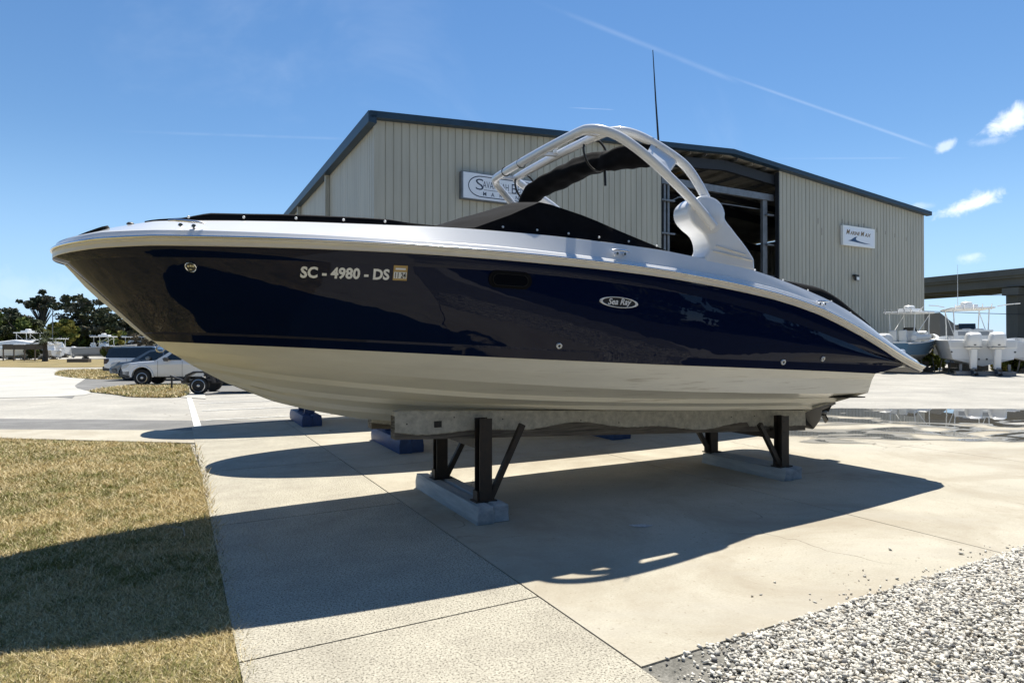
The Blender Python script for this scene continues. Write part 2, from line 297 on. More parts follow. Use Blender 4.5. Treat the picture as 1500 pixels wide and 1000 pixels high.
# ---- cover over the bow
def topb(s):
    lo,hi=0.,1.
    for _ in range(30):
        m=(lo+hi)/2
        if crv('top',m)[0]<s: lo=m
        else: hi=m
    return crv('top',lo)[1:]
def cover(name,prof,parent,nj=24,fold=.006):
    """prof: list of (s, edge_drop_b, [z offsets from edge to centre])"""
    mb=MB(); rows=[]; YS=[-1,-.988,-.965,-.93]+list(np.linspace(-.88,.88,nj-7))+[.93,.965,.988,1]; nj=len(YS)-1
    for i,(s,inset,zs) in enumerate(prof):
        b,z=topb(s); b-=inset; row=[]
        for j in range(nj+1):
            y=YS[j]; a=1-abs(y); h=float(np.interp(a,[0,.012,.035,.12,.5],zs))
            row.append(Vector((s,y*b,z+h+fold*math.sin(s*9+y*5)*min(1,a*6))))
        rows.append(row)
    mb.grid(rows)
    # hem turned down over the deck edge
    for sgn,idx in ((-1,0),(1,nj)):
        a=[r[idx] for r in rows]; b_=[p+Vector((0,sgn*.018,-.028)) for p in a]; mb.grid([a,b_])
    return mb.build(name,M['canvas'],parent,40)
prof=[]
for s in np.linspace(-.32,1.95,46):
    e=np.interp(s,[-.32,-.2,-.05,.05,.12,1.1,1.45,1.6,1.95],[.018,.022,.028,.05,.065,.064,.055,.035,.012])
    prof.append((s,.035,[.0,e*.8,e,e*1.05,e*1.15]))
cv=cover('bow_cover',prof,boat)
def snaps(pts,parent,r=.011):
    for (s,z,b) in pts:
        q=MB(); Q=Matrix.Rotation(R(90),4,'X'); q.lathe([(r,0),(r*.9,.006),(r*.3,.010)],10,M=Q); q.build('snap',M['white'],parent,60,loc=(s,-b,z))
def deckpt(s,din,up): b,z=topb(s); return (s,z+up,b-din+.004)
snaps([deckpt(s,.030,.028) for s in (-.02,.36,.73,1.08,1.40)],cv)
# foredeck black non-slip trim on the stem head
q=MB(); rows=[]
for s in np.linspace(-.93,-.55,10):
    b,z=topb(s); rows.append([Vector((s-.02,y*(b+.01),z+.012+.01*(1-abs(y)))) for y in np.linspace(-1,.2,7)])
q.grid(rows); q.build('anchor_mat',M['black'],boat,60)
q=MB(); q.lathe([(.026,0),(.028,.008),(.018,.018),(.001,.020)],14); q.build('bow_light',M['dark'],boat,50,loc=(-.42,-.50,2.585))
# ---- windscreen under its cover
wc=MB()
def wsrow(fr):
    pass
NJ=30
def mix3(a,b,t): return Vector(a).lerp(Vector(b),t)
ys=np.linspace(-1,1,NJ+1)
def arc(s_c,s_e,zc,ze,b,pw=2.2):
    return [Vector((s_c+(s_e-s_c)*abs(y)**pw, y*b, zc+(ze-zc)*abs(y)**pw)) for y in ys]
foot=arc(1.72,2.15,2.665,2.655,1.262,2.6)
mid =arc(2.26,2.50,2.87,2.80,1.27,3.2)
ridg=arc(2.66,2.80,3.015,2.95,1.25,3.5)
aft0=arc(2.80,2.92,2.99,2.935,1.25,3.5)
rows=[foot]
for k in range(1,5): rows.append([a.lerp(b,k/4)+Vector((0,0,.008*math.sin(i*.8+k*2)*(1 if 1<i<NJ-1 else 0))) for i,(a,b) in enumerate(zip(foot,mid))])
for k in range(1,5): rows.append([a.lerp(b,k/4)+Vector((0,0,-.006*math.sin(k*.8)+.006*math.sin(i*.9+k))) for i,(a,b) in enumerate(zip(mid,ridg))])
rows.append(aft0)
for k in range(1,9):
    t=k/8; s=2.92+(4.22-2.92)*t; zE=np.interp(s,[2.92,3.312,3.668,4.22],[2.935,2.855,2.75,2.60]); zC=zE+.14*(1-t)
    rows.append([Vector((s-.10*(1-abs(y)**3)*(1-t),y*np.interp(t,[0,1],[1.25,1.31]),zC+(zE-zC)*abs(y)**3-.02*math.sin(math.pi*abs(y))*t)) for y in ys])
wc.grid(rows)
# near and far side panels down to the deck
for sg,ix in ((-1,0),(1,NJ)):
    edge=[r[ix] for r in rows]; low=[]
    for p in edge:
        b,z=topb(p.x); low.append(Vector((p.x,sg*(b-.055),z+.0)))
    n=5; g_=[[a.lerp(b,k/n)+Vector((0,sg*.012*math.sin(math.pi*k/n)*math.sin(i*1.1),0)) for i,(a,b) in enumerate(zip(edge,low))] for k in range(n+1)]
    wc.grid(g_)
wcov=wc.build('windscreen_cover',M['canvas'],boat,38)
snaps([deckpt(s,.058,.045) for s in (2.42,2.75,3.07,3.40,3.74,4.08)],wcov)
# ---- cockpit cover between windscreen and stern
prof=[]
for s in np.linspace(4.22,5.35,14):
    prof.append((s,.10,[-.02,-.02,-.02,-.03,-.04]))
cover('cockpit_cover',prof,boat)
prof=[]
for s in np.linspace(5.36,7.62,40):
    e=np.interp(s,[5.36,5.8,6.3,6.62,6.78,7.1,7.45,7.62],[.015,.03,.095,.15,.15,.12,.10,.03])
    prof.append((s,.05,[.0,e*.7,e*.95,e*1.3,e*1.5]))
ac=cover('stern_cover',prof,boat,fold=.012)
snaps([deckpt(s,.042,.018) for s in (5.42,5.86,6.27,6.68,7.03,7.40)],ac)
# ---- cleats
def cleat(s,y,zz,L_=.2):
    a=MB()
    a.tube([(s-L_/2,y-.035,zz+.012),(s-L_*.3,y-.04,zz+.018),(s+L_*.3,y-.04,zz+.016),(s+L_/2,y-.035,zz+.010)],[.007,.012,.012,.007],10)
    o=a.build('cleat',M['steel'],boat,50)
    for d in (-.04,.045):
        c=MB(); c.lathe([(.018,0),(.018,.006),(.012,.02),(.013,.03)],12,M=Matrix.Rotation(R(90),4,'X')); c.build('cleat_post',M['steel'],o,50,loc=(s+d,y-.005,zz-.012))
cleat(-.03,-1.005,2.535,.24); cleat(3.55,-1.425,2.515); cleat(6.37,-1.43,2.135)
# ---- tower
tw=MB()
def sym(pts): # near half given as (s,b,z) from hinge to crown; mirrored
    near=[Vector((s,-b,z)) for s,b,z in pts]; far=[Vector((s,b,z)) for s,b,z in pts][::-1]; return near,far
A=[(4.74,1.43,2.86),(4.645,1.42,2.953),(4.46,1.41,3.111),(4.306,1.40,3.226),(4.044,1.37,3.42),(3.832,1.32,3.57),(3.66,1.25,3.685),(3.53,1.16,3.745),(3.46,1.05,3.772),(3.43,.90,3.778)]
Bt=[(4.79,1.27,3.19),(4.768,1.26,3.24),(4.654,1.255,3.384),(4.533,1.24,3.511),(4.35,1.225,3.605),(4.128,1.20,3.70),(3.95,1.16,3.765),(3.82,1.10,3.795),(3.73,1.0,3.802),(3.70,.86,3.80)]
def arch(pts,name,r):
    n,f=sym(pts); P=spline(n+[Vector((n[-1].x-.01,0,n[-1].z+.010))]+f,8)
    for _ in range(14): P=[P[0]]+[(P[i-1]+P[i]*2+P[i+1])/4 for i in range(1,len(P)-1)]+[P[-1]]
    t=MB(); t.tube(P,r,16); return t.build(name,M['gel'],boat,60)
arch(A,'tower_front_tube',.047); arch(Bt,'tower_rear_tube',.047)
tw=MB()
for y in (-.93,-.15,.93):
    q=MB(); q.beam((3.43,y,3.775),(3.70,y+.02,3.798),.05,.035); q.build('tower_strut',M['gel'],boat)
for sg in (-1,1):
    q=MB(); q.grid([[Vector((3.93,sg*1.35,3.50)),Vector((4.03,sg*1.375,3.43)),Vector((4.16,sg*1.385,3.335))],[Vector((4.14,sg*1.20,3.71)),Vector((4.30,sg*1.215,3.645)),Vector((4.44,sg*1.235,3.57))]])
    q.grid([[Vector((3.93,sg*1.35,3.47)),Vector((4.16,sg*1.385,3.305))],[Vector((4.14,sg*1.20,3.68)),Vector((4.44,sg*1.235,3.54))]])
    q.grid([[Vector((4.16,sg*1.385,3.335)),Vector((4.44,sg*1.235,3.57))],[Vector((4.16,sg*1.385,3.305)),Vector((4.44,sg*1.235,3.54))]])
    q.build('tower_plate',M['gel'],boat)
    # hinge fin
    F_=[(4.655,2.50),(4.655,2.56),(4.70,2.62),(4.705,2.68),(4.68,2.75),(4.63,2.80),(4.54,2.85),(4.46,2.92),(4.435,3.0),(4.46,3.075),(4.55,3.145),(4.64,3.175),(4.73,3.18),(4.83,3.155),(4.90,3.10),(4.935,3.03),(4.94,2.96),(5.03,2.88),(5.11,2.81),(5.20,2.735),(5.29,2.65),(5.355,2.575),(5.365,2.45),(4.655,2.545)]
    F_=[(p.x,p.y) for p in spline([(a,b,0) for a,b in F_[1:-2]],3)]+[(5.365,2.45),(4.655,2.50)]
    f=MB(); y0,y1=(-1.40,-1.16) if sg<0 else (1.16,1.40)
    f.prism(F_,y0,y1,bev=.022); fo=f.build('tower_leg',M['gel'],boat,22)
    d=MB(); yy=-1.405 if sg<0 else 1.405
    d.prism([(4.71+.20*math.cos(a),2.975+.18*math.sin(a)) for a in np.linspace(0,2*math.pi,33)[:-1]],min(yy,yy-.018*(-sg)*-1),max(yy,yy+.018*sg*1) if sg>0 else yy+.004,bev=.003)
    d.build('hinge_disc',M['gel'],fo,40)
    for zc,xa,xb in ((2.655,4.80,5.22),(2.60,4.76,5.33)):
        l=MB(); l.beam((xa,yy+sg*.001,zc+.02),(xb,yy+sg*.001,zc-.045),.012,.008); l.build('leg_ridge',M['gelw'],fo)
q=MB(); q.lathe([(.02,0),(.02,.05),(.033,.055),(.036,.10),(.034,.125),(.012,.14)],16); q.build('anchor_light',M['white'],boat,40,loc=(3.62,-.16,3.80))
for yy in (.30,.70):
    q=MB(); A0=math.atan2(1,0); q.tube([(3.435+.056*math.cos(a),yy,3.785+.056*math.sin(a)) for a in np.linspace(0,2*math.pi,17)],.006,6,caps=False); q.build('tube_clip',M['black'],boat,50)
# folded sunshade canvas lashed under the tower
cp=[(4.22,-1.13,3.62),(4.10,-1.10,3.59),(3.98,-1.0,3.585),(3.93,-.80,3.59),(3.93,-.62,3.62),(3.91,-.35,3.65),(3.90,-.05,3.655),(3.89,.3,3.65),(3.88,.62,3.63),(3.87,.90,3.54),(3.90,1.03,3.33),(3.92,1.10,3.14),(3.92,1.12,3.0)]
P=spline(cp,7); rad=[]
for i,p in enumerate(P):
    u=i/(len(P)-1); r=np.interp(u,[0,.06,.18,.32,.36,.5,.7,.82,.92,1],[.09,.15,.16,.125,.15,.172,.17,.15,.15,.14]); rad.append(r*.86*(1+.012*math.sin(i*1.3)+.03*math.sin(i*.33)))
fc=MB(); fc.tube(P,rad,20,sq=.85)
nv=[]
for i in range(len(P)):
    for j in range(20):
        v=Vector(fc.v[i*20+j]); a=2*math.pi*j/20; k=1+.11*math.sin(3*a+i*.10)+.06*math.sin(5*a-i*.23)+.05*math.sin(i*.9+2*a)
        d=v-P[i]; d=d*k; nv.append(tuple(P[i]+Vector((d.x*.8,d.y,d.z*1.02))))
fc.v=nv
so_=fc.build('folded_sunshade',M['canvas'],boat,60)
for y in (-.66,.90):
    q=MB(); P=[(3.82+.15*math.cos(a)-.03*math.sin(a),y,3.69+.185*math.sin(a)*(1 if math.sin(a)<0 else .85)) for a in np.linspace(0,2*math.pi,25)]; q.tube(P,.012,6,caps=False); q.build('strap',M['black'],so_,60)
q=MB(); q.tube([(3.98,-.60,3.62),(3.99,-.60,3.38)],.014,6); q.build('strap',M['black'],so_)
q=MB(); q.tube([(4.337,-1.06,3.76),(4.30,-1.06,4.2),(4.262,-1.06,4.72)],[.011,.008,.004],8); q.build('antenna',M['dark'],boat,60)
q=MB(); q.tube([(4.47,-1.16,3.40),(4.62,-1.16,3.24),(4.66,-1.16,3.19)],[.012,.02,.012],8); q.build('gas_strut',M['dark'],boat,60)
# ---- swim platform
q=MB()
q.prism([(7.90,-1.30),(8.42,-1.30),(8.58,-1.12),(8.58,1.12),(8.42,1.30),(7.90,1.30)],1.37,1.45,bev=.02,ax='z')
q.prism([(7.85,-1.26),(8.36,-1.26),(8.48,-1.10),(8.48,1.10),(8.36,1.26),(7.85,1.26)],1.44,1.49,bev=.015,ax='z')
q.prism([(7.80,-1.22),(8.34,-1.22),(8.40,-1.10),(8.40,1.10),(8.34,1.22),(7.80,1.22)],1.485,1.60,bev=.02,ax='z')
q.build('swim_platform',M['gel'],boat,30)
# ---- stern drive
q=MB(); q.prism([(7.30,.80),(7.42,1.08),(7.85,1.04),(8.15,.88),(8.48,.85),(8.52,.78),(8.34,.73),(8.20,.70),(8.16,.56),(8.02,.44),(7.86,.56),(7.78,.72)],-.12,.12,bev=.04); sd=q.build('stern_drive',M['dark'],boat,40)
q=MB(); q.lathe([(.05,-.2),(.065,0),(.05,.16),(.02,.2)],14,c=(8.22,0,.66),M=Matrix.Rotation(R(90),4,'Y'))
for k in range(3):
    a=k*2.094; q.box((8.34,.10*math.cos(a),.66+.10*math.sin(a)),(.02,.10,.14),M=Matrix.Rotation(a,4,'X')@Matrix.Rotation(R(35),4,'Y'))
q.build('propeller',M['dark'],sd,40)
for sg in (-1,1):
    q=MB(); q.prism([(7.10,sg*1.10),(7.50,sg*1.22),(7.52,sg*.72),(7.12,sg*.70)],1.0,1.014,ax='z'); q.build('trim_tab',M['dark'],boat)
# ---- fittings on the near side
def oval_on_side(s,z,ra,rb,name,m,parent,off=.004,th=.006,n=36,inner=None,pill=False):
    p,nn,du=side_pt(s,z,off); w=nn.cross(du).normalized(); 
    if w.z<0: w=-w
    def pt(a,k,o):
        ca,sa=math.cos(a),math.sin(a)
        if pill: x=(ra-rb)*(1 if ca>0 else -1)+rb*ca; y=rb*sa; x*=k if not pill else 1
        else: x=ra*ca; y=rb*sa
        if pill and k!=1: x=(ra-rb)*(1 if ca>0 else -1)+(rb*k)*ca; y=rb*k*sa; return p+du*x+w*y+nn*o
        return p+du*x*k+w*y*k+nn*o
    q=MB(); A_=np.linspace(0,2*math.pi,n+1)[:-1]+.001
    if inner:
        q.grid([[pt(a,1,-.01) for a in A_],[pt(a,1,th) for a in A_],[pt(a,(1+inner)/2,th*1.5) for a in A_],[pt(a,inner,th) for a in A_],[pt(a,inner,-.01) for a in A_]],close=True)
    else:
        r=[pt(a,1,-.01) for a in A_]; r2=[pt(a,1,th) for a in A_]; r3=[pt(a,.01,th) for a in A_]; q.grid([r,r2,r3],close=True)
    return q.build(name,m,parent,40)
pw=oval_on_side(2.42,2.208,.20,.072,'hull_window',mat('window_rubber',(.004,.004,.005),.7,spec=.12),boat,pill=True,th=.005)
oval_on_side(2.42,2.208,.155,.045,'window_glass',mat('window_smoke',(.004,.005,.008),.12,spec=.15),pw,pill=True,off=.010,th=.003)
oval_on_side(2.42,2.208,.165,.052,'window_seal',mat('seal_grey',(.010,.010,.011),.6,spec=.15),pw,pill=True,off=.010,th=.004,inner=.86)
bd=oval_on_side(3.53,2.05,.205,.042,'maker_badge',M['black'],boat,th=.004)
bd.name='badge'
oval_on_side(3.53,2.05,.215,.050,'badge_rim',M['white'],bd,th=.006,inner=.86)
em=oval_on_side(.0,2.235,.042,.042,'round_emblem',M['steel'],boat,th=.006,inner=.80)
oval_on_side(.0,2.235,.036,.036,'emblem_face',mat('emblem_face',(.05,.05,.05),.35),em,th=.004)
for dx,dz,ra in ((-.017,.008,.008),(0,.010,.008),(.017,.008,.008),(0,-.014,.012)): oval_on_side(dx,2.235+dz,ra,.008 if dz>0 else .005,'emblem_mark',M['steel'],em,off=.009,th=.002,n=14)
for s,z,ra,rb in ((2.96,1.65,.028,.026),(5.78,1.47,.034,.030),(6.41,1.50,.022,.030)):
    o=oval_on_side(s,z,ra,rb,'thru_hull_fitting',M['white'],boat,inner=.5,th=.010); oval_on_side(s,z,ra*.55,rb*.55,'drain_hole',M['black'],o,th=.003)
def side_text(V,Fs,s0,z0,name,m,parent,off=.005,slope=0.):
    mb=MB(); vs=[]
    for (x,y,z) in V:
        p,_,_=side_pt(s0+x,z0+y+slope*x,off+z); vs.append(p)
    mb.add(vs,Fs); return mb.build(name,m,parent,fix=False)
letter=mat('registration_white',(.78,.79,.78),.45)
V,Fs=textmesh('SC - 4980 - DS',.108,bold=.0042,ax=.78,res=3,spacing=1.02); w=max(v[0] for v in V); k=.655/w
side_text([(x*k,y,z) for x,y,z in V],Fs,.742,2.175,'registration_number',letter,boat)
stk=MB(); rows=[[side_pt(1.425+.11*i/4,2.170+.115*j/3,.004)[0] for i in range(5)] for j in range(4)]; stk.grid(rows)
sk=stk.build('registration_sticker',mat('sticker_gold',(.45,.30,.10),.5),boat)
stk=MB(); stk.grid([[side_pt(1.43+.10*i/4,2.185+.05*j/2,.0065)[0] for i in range(5)] for j in range(3)]); stk.grid([[side_pt(1.44+.08*i/4,2.252+.014*j,.0065)[0] for i in range(5)] for j in range(2)]); stk.build('sticker_panel',letter,sk)
V,Fs=textmesh('11 24',.058,bold=.0015,ax=.85); w=max(v[0] for v in V); side_text([(x*.092/w,y,z) for x,y,z in V],Fs,1.433,2.190,'sticker_date',M['black'],sk,off=.009)
V,Fs=textmesh('Sea Ray',.078,font_shear=.35,bold=.0018,ax=1.15); w=max(v[0] for v in V); side_text([(x*.27/w,y,z) for x,y,z in V],Fs,3.40,2.030,'badge_lettering',letter,bd,off=.012)
# ================================================================ neighbouring boats behind (hidden by the first; they throw the shadows)
def W(s,t,z=0): return Vector((s*math.cos(TH)-t*math.sin(TH),s*math.sin(TH)+t*math.cos(TH),z))
def neighbour(ds,dt,label):
    e=thing('motor_boat',W(ds,TC+dt),TH,label,'boat','stored boats behind the navy boat')
    for ch in boat.children:
        if ch.name.split('.')[0] in('hull_bottom','hull_side','rub_rail','deck','bow_cover','swim_platform','stern_drive'): copy_tree(ch,e)
    e['group']='stored boats behind the navy boat'; return e
neighbour(1.95,3.95,'second navy boat standing directly behind the big navy boat, on blue stands')
neighbour(.95,8.1,'farthest navy boat of the row behind the big navy boat, on blue stands')
# ================================================================ stands and bunks
wood=mat('weathered_block',(.46,.49,.50),.9,col2=(.24,.27,.29),vscale=9,stretch=(1,.15,1.5),bump=.6,bscale=25)
blackst=mat('black_steel',(.012,.012,.012),.55,col2=(.035,.022,.015),vscale=14,bump=.2,bscale=60)
bluep=mat('blue_paint',(.012,.05,.16),.5,var=.3,vscale=8)
conc_b=mat('bunk_concrete',(.60,.575,.49),.92,col2=(.34,.325,.28),vscale=14,bump=.8,bscale=60)
oldwood=mat('bunk_wood',(.24,.21,.17),.9,col2=(.05,.045,.04),vscale=6,stretch=(.4,3,8),bump=.6,bscale=30)
def stand(s,tn,tf,hblk,ztop,zbar,dirn,mblk,mst,label,group,blk=.34,legn=None):
    """block across the boat with two posts, a crossbar and two struts"""
    e=thing('boat_stand',W(s,(tn+tf)/2),TH,label,'boat stand',group); L_=tf-tn; y0=-L_/2
    q=MB()
    for i,(a,b) in enumerate(((-blk/2,-.004),(.004,blk/2))):
        poly=[(a,0),(b,0),(b+.006,hblk*.45),(b,hblk*.93),(b-.02,hblk),(a+.02,hblk),(a-.006,hblk*.55),(a,hblk*.1)]
        q.prism(poly,y0-(.0 if i else .03),-y0+(.02 if i else 0),bev=.014)
    q.v=[(x+.008*math.sin(19*y+7*z),y+.012*math.sin(31*x+40*z),z+(.007*math.sin(13*y+x*30) if z>.02 else 0)) for x,y,z in q.v]
    q.build('base_block',mblk,e,40)
    yn,yf=legn or (y0+.20,-y0-.30)
    for k,yp in enumerate((yn,yf)):
        q=MB()
        q.box((0,yp,(hblk+ztop)/2),(.012,.12,ztop-hblk))          # web of the channel
        q.box((-.030,yp-.056,(hblk+ztop)/2),(.075,.010,ztop-hblk)); q.box((-.030,yp+.056,(hblk+ztop)/2),(.075,.010,ztop-hblk))
        q.box((.034,yp-.056,(hblk+ztop)/2),(.055,.010,ztop-hblk)); q.box((.034,yp+.056,(hblk+ztop)/2),(.055,.010,ztop-hblk))
        p=q.build('post',mst,e)
        for zz in (ztop-.07,ztop-.2):
            h=MB(); h.lathe([(.012,0),(.012,.004)],8,M=Matrix.Rotation(R(90),4,'X')); h.build('bolt',M['black'],p,loc=(-.03,yp-.062,zz))
        q=MB(); q.box((-.075,yp+.01,hblk+.055),(.02,.10,.10)); q.box((.0,yp,hblk+.006),(.22,.15,.014)); q.build('foot_plate',mst,e)
        q=MB(); q.beam((dirn*.06,yp-.02,hblk+.02),(dirn*.41,yp-.02,ztop-.08-k*.05),.05,.055); q.build('strut',mst,e)
    q=MB(); q.box((.045,(yn+yf)/2,zbar-.07),(.06,yf-yn+.05,.13)); q.build('crossbar',mst,e)
    return e
G='steel stands under the navy boat'
stand(2.50,5.26,6.98,.165,.955,.765,1,wood,blackst,'black post stand on pale weathered block, under the forward part of the navy boat',None,legn=(-.72+.06,.50))
stand(6.58,5.26,6.62,.14,.775,.60,-1,wood,blackst,'black post stand on pale weathered block, under the stern of the navy boat',None,legn=(-.94+.42,.66))
for (s,t0,t1,lab) in ((3.02,9.25,10.9,'blue painted stand just behind the forward black stand'),(6.75,8.9,10.5,'blue painted stand just visible below the rear half of the bunk'),(2.2,13.2,14.9,'blue painted stand farthest left, below the bow')):
    stand(s,t0,t1,.22,.80,.70,1,bluep,bluep,lab,None,blk=.40,legn=(-.45,.35))
def bunk(t0,label,hole):
    s0,s1=1.67,7.27; zt0,zt1=1.048,.79; H=.265
    e=thing('support_bunk',W(0,t0),TH,label,'bunk')
    zt=lambda s: zt0+(zt1-zt0)*(s-s0)/(s1-s0)
    n=150; w=.15; rnd=random.Random(3)
    q=MB(); rows=[]
    for i in range(n+1):
        s=s0+(s1-s0)*i/n; zz=zt(s); lip=.085+.035*math.sin(s*2.1)+.02*math.sin(s*5.3+1)+.006*rnd.random()
        if s>6.2: lip=.06+.01*rnd.random()
        zl=zz-H+lip; e0=.0 if 0<i<n else .012
        rows.append([Vector((s,e0,zz-e0)),Vector((s,e0-.006,zl+.01)),Vector((s,.004,zl)),Vector((s,.012,zl)),Vector((s,w-.012,zl)),Vector((s,w-e0,zl)),Vector((s,w-e0,zz-e0))])
    q.grid(rows,close=True); q.add(rows[0],[tuple(range(7))]); q.add(rows[-1],[tuple(range(7))])
    c=q.build('concrete_facing',conc_b,e,30)
    q=MB(); 
    rows=[]
    for i in range(n+1):
        s=s0+.0+(s1-s0-.0)*i/n; zz=zt(s); rows.append([Vector((s,.010,zz-.05)),Vector((s,.008+.003*math.sin(s*40),zz-H)),Vector((s,w-.01,zz-H)),Vector((s,w-.01,zz-.05))])
    q.grid(rows,close=True); q.add(rows[0],[(0,1,2,3)]); q.add(rows[-1],[(0,1,2,3)]); q.build('timber_core',oldwood,e,30)
    if hole:
        for s,zz,a in ((2.085,.905,.075),): 
            q=MB(); q.box((s,-.004,zz),(a,.010,.06)); q.build('bolt_pocket',M['black'],e)
        for s,dz in ((1.78,.12),(2.25,.06),(2.77,.08),(3.7,.10),(4.2,.13),(5.9,.08),(6.3,.07)):
            q=MB(); q.lathe([(.007,0),(.007,.003)],8,M=Matrix.Rotation(R(90),4,'X')); q.build('bolt_hole',M['black'],e,loc=(s,-.006,zt(s)-dz))
bunk(5.60,'long concrete faced timber bunk carrying the near side of the navy hull',True)
bunk(6.44,'far timber bunk, its dark end showing behind the near bunk under the keel',False)
# ================================================================ ground
TS=R(28.3)
def S(s,t,z=0): return Vector((s*math.cos(TS)-t*math.sin(TS),s*math.sin(TS)+t*math.cos(TS),z))
def gmat(name,c1,c2,scale,fine,fscale,rough=.9,bump=.3,stain=None,streak=None,speck=None,crack=None):
    m=bpy.data.materials.new(name); m.use_nodes=True; nt=m.node_tree; N=nt.nodes.new; L=nt.links.new; b=nt.nodes['Principled BSDF']; b.inputs['Roughness'].default_value=rough; b.inputs['Specular IOR Level'].default_value=.3
    g=N('ShaderNodeNewGeometry'); P=g.outputs['Position']
    def noise(sc,det=6,st=None,ro=.6,dist=0):
        mp=N('ShaderNodeMapping'); L(P,mp.inputs[0]); mp.inputs['Rotation'].default_value=(0,0,-TS)
        if st: mp.inputs['Scale'].default_value=st
        n=N('ShaderNodeTexNoise'); L(mp.outputs[0],n.inputs[0]); n.inputs['Scale'].default_value=sc; n.inputs['Detail'].default_value=det; n.inputs['Roughness'].default_value=ro; n.inputs['Distortion'].default_value=dist; return n.outputs['Fac']
    def ramp(f,a,b_,ca,cb):
        r=N('ShaderNodeValToRGB'); r.color_ramp.elements[0].position=a; r.color_ramp.elements[1].position=b_; r.color_ramp.elements[0].color=(*ca,1); r.color_ramp.elements[1].color=(*cb,1); L(f,r.inputs[0]); return r.outputs[0]
    def mix(a,b_,f,mode='MIX'):
        x=N('ShaderNodeMix'); x.data_type='RGBA'; x.blend_type=mode
        for s,v in (('A',a),('B',b_),('Factor',f)):
            if isinstance(v,(int,float)): x.inputs[s].default_value=v
            elif isinstance(v,tuple): x.inputs[s].default_value=(*v,1)
            else: L(v,x.inputs[s])
        return x.outputs['Result']
    base=ramp(noise(scale,7,ro=.65),.32,.68,c2,c1)
    fn=noise(fscale,4,ro=.7); base=mix(base,ramp(fn,.3,.7,(1-fine,)*3,(1+fine*.4,)*3),1.0,'MULTIPLY')
    if speck: base=mix(base,speck[0],ramp(noise(speck[1],2,ro=.5),speck[2],speck[2]+.06,(0,0,0),(1,1,1)))
    if stain: base=mix(base,stain[0],ramp(noise(stain[1],6,ro=.7,dist=.5),stain[2],stain[2]+.22,(0,0,0),(stain[3],)*3))
    if streak: base=mix(base,streak[0],ramp(noise(streak[1],6,st=streak[2],ro=.65,dist=.3),streak[3],streak[3]+.15,(0,0,0),(streak[4],)*3))
    if crack:
        mp=N('ShaderNodeMapping'); L(P,mp.inputs[0]); wn=N('ShaderNodeTexNoise'); wn.inputs['Scale'].default_value=2.2; wn.inputs['Detail'].default_value=6; L(mp.outputs[0],wn.inputs[0])
        ad=N('ShaderNodeVectorMath'); ad.operation='MULTIPLY_ADD'; L(wn.outputs['Color'],ad.inputs[0]); ad.inputs[1].default_value=(.55,.55,0); L(mp.outputs[0],ad.inputs[2])
        vo=N('ShaderNodeTexVoronoi'); vo.feature='DISTANCE_TO_EDGE'; vo.inputs['Scale'].default_value=crack[0]; L(ad.outputs[0],vo.inputs['Vector'])
        r=ramp(vo.outputs['Distance'],0,crack[1],(1,1,1),(0,0,0)); r2=ramp(noise(.45,3),.52,.60,(0,0,0),(crack[2],)*3); base=mix(base,(.13,.115,.09),mix(r,r2,1.0,'MULTIPLY'))
    L(base,b.inputs['Base Color'])
    bp=N('ShaderNodeBump'); bp.inputs['Strength'].default_value=bump; bp.inputs['Distance'].default_value=.006; L(fn,bp.inputs['Height']); L(bp.outputs[0],b.inputs['Normal'])
    return m
m_lot=gmat('lot_concrete',(.49,.465,.41),(.34,.325,.29),.45,.22,18,crack=(.22,.0035,.8),streak=((.30,.285,.26),.55,(.35,2.2,1),.50,.55),stain=((.34,.31,.26),.18,.52,.4))
m_pad=gmat('pad_concrete',(.515,.475,.385),(.425,.39,.31),.9,.18,60,crack=(.30,.0022,.8),stain=((.33,.285,.215),.6,.44,.9),speck=((.30,.26,.2),26,.66),streak=((.40,.37,.31),.9,(.5,1.6,1),.52,.5))
m_walk=gmat('aggregate_concrete',(.56,.52,.42),(.43,.395,.32),2.2,.50,75,bump=.7,speck=((.15,.135,.105),85,.565))
m_asph=gmat('worn_asphalt',(.23,.225,.215),(.17,.167,.16),1.3,.3,50,streak=((.36,.35,.33),.8,(.4,2,1),.55,.5))
m_slab=gmat('pale_slab',(.52,.505,.46),(.42,.41,.375),.5,.12,20,streak=((.42,.41,.38),.6,(.5,2,1),.55,.35))
m_dry=gmat('dry_turf',(.36,.27,.125),(.20,.17,.07),.8,.5,14,bump=.8)
m_soil=gmat('soil',(.40,.31,.145),(.19,.165,.065),1.6,.6,26,bump=1)
m_field=gmat('far_field',(.23,.21,.12),(.13,.14,.07),.05,.3,3)
def sheet(name,poly,z,m,kind='structure',th=0):
    q=MB(); n=len(poly)
    if th:
        q.add([(x,y,z) for x,y in poly]+[(x,y,z-th) for x,y in poly],[tuple(range(n)),tuple(range(2*n-1,n-1,-1))]+[(i,(i+1)%n,n+(i+1)%n,n+i) for i in range(n)])
    else: q.add([(x,y,z) for x,y in poly],[tuple(range(n))])
    o=q.build(name,m); 
    if kind: o['kind']=kind
    return o
def curvy(pts,n=6):
    P=spline([(x,y,0) for x,y in pts]+[(pts[0][0],pts[0][1],0)],n)[:-1]; return [(p.x,p.y) for p in P]
sheet('ground',[(-900,-300),(900,-300),(900,1500),(-900,1500)],-.06,m_field)
sheet('parking_lot',[(-60,-25),(75,-25),(110,60),(70,62),(40,75),(-70,100),(-95,60)],-.030,m_lot)
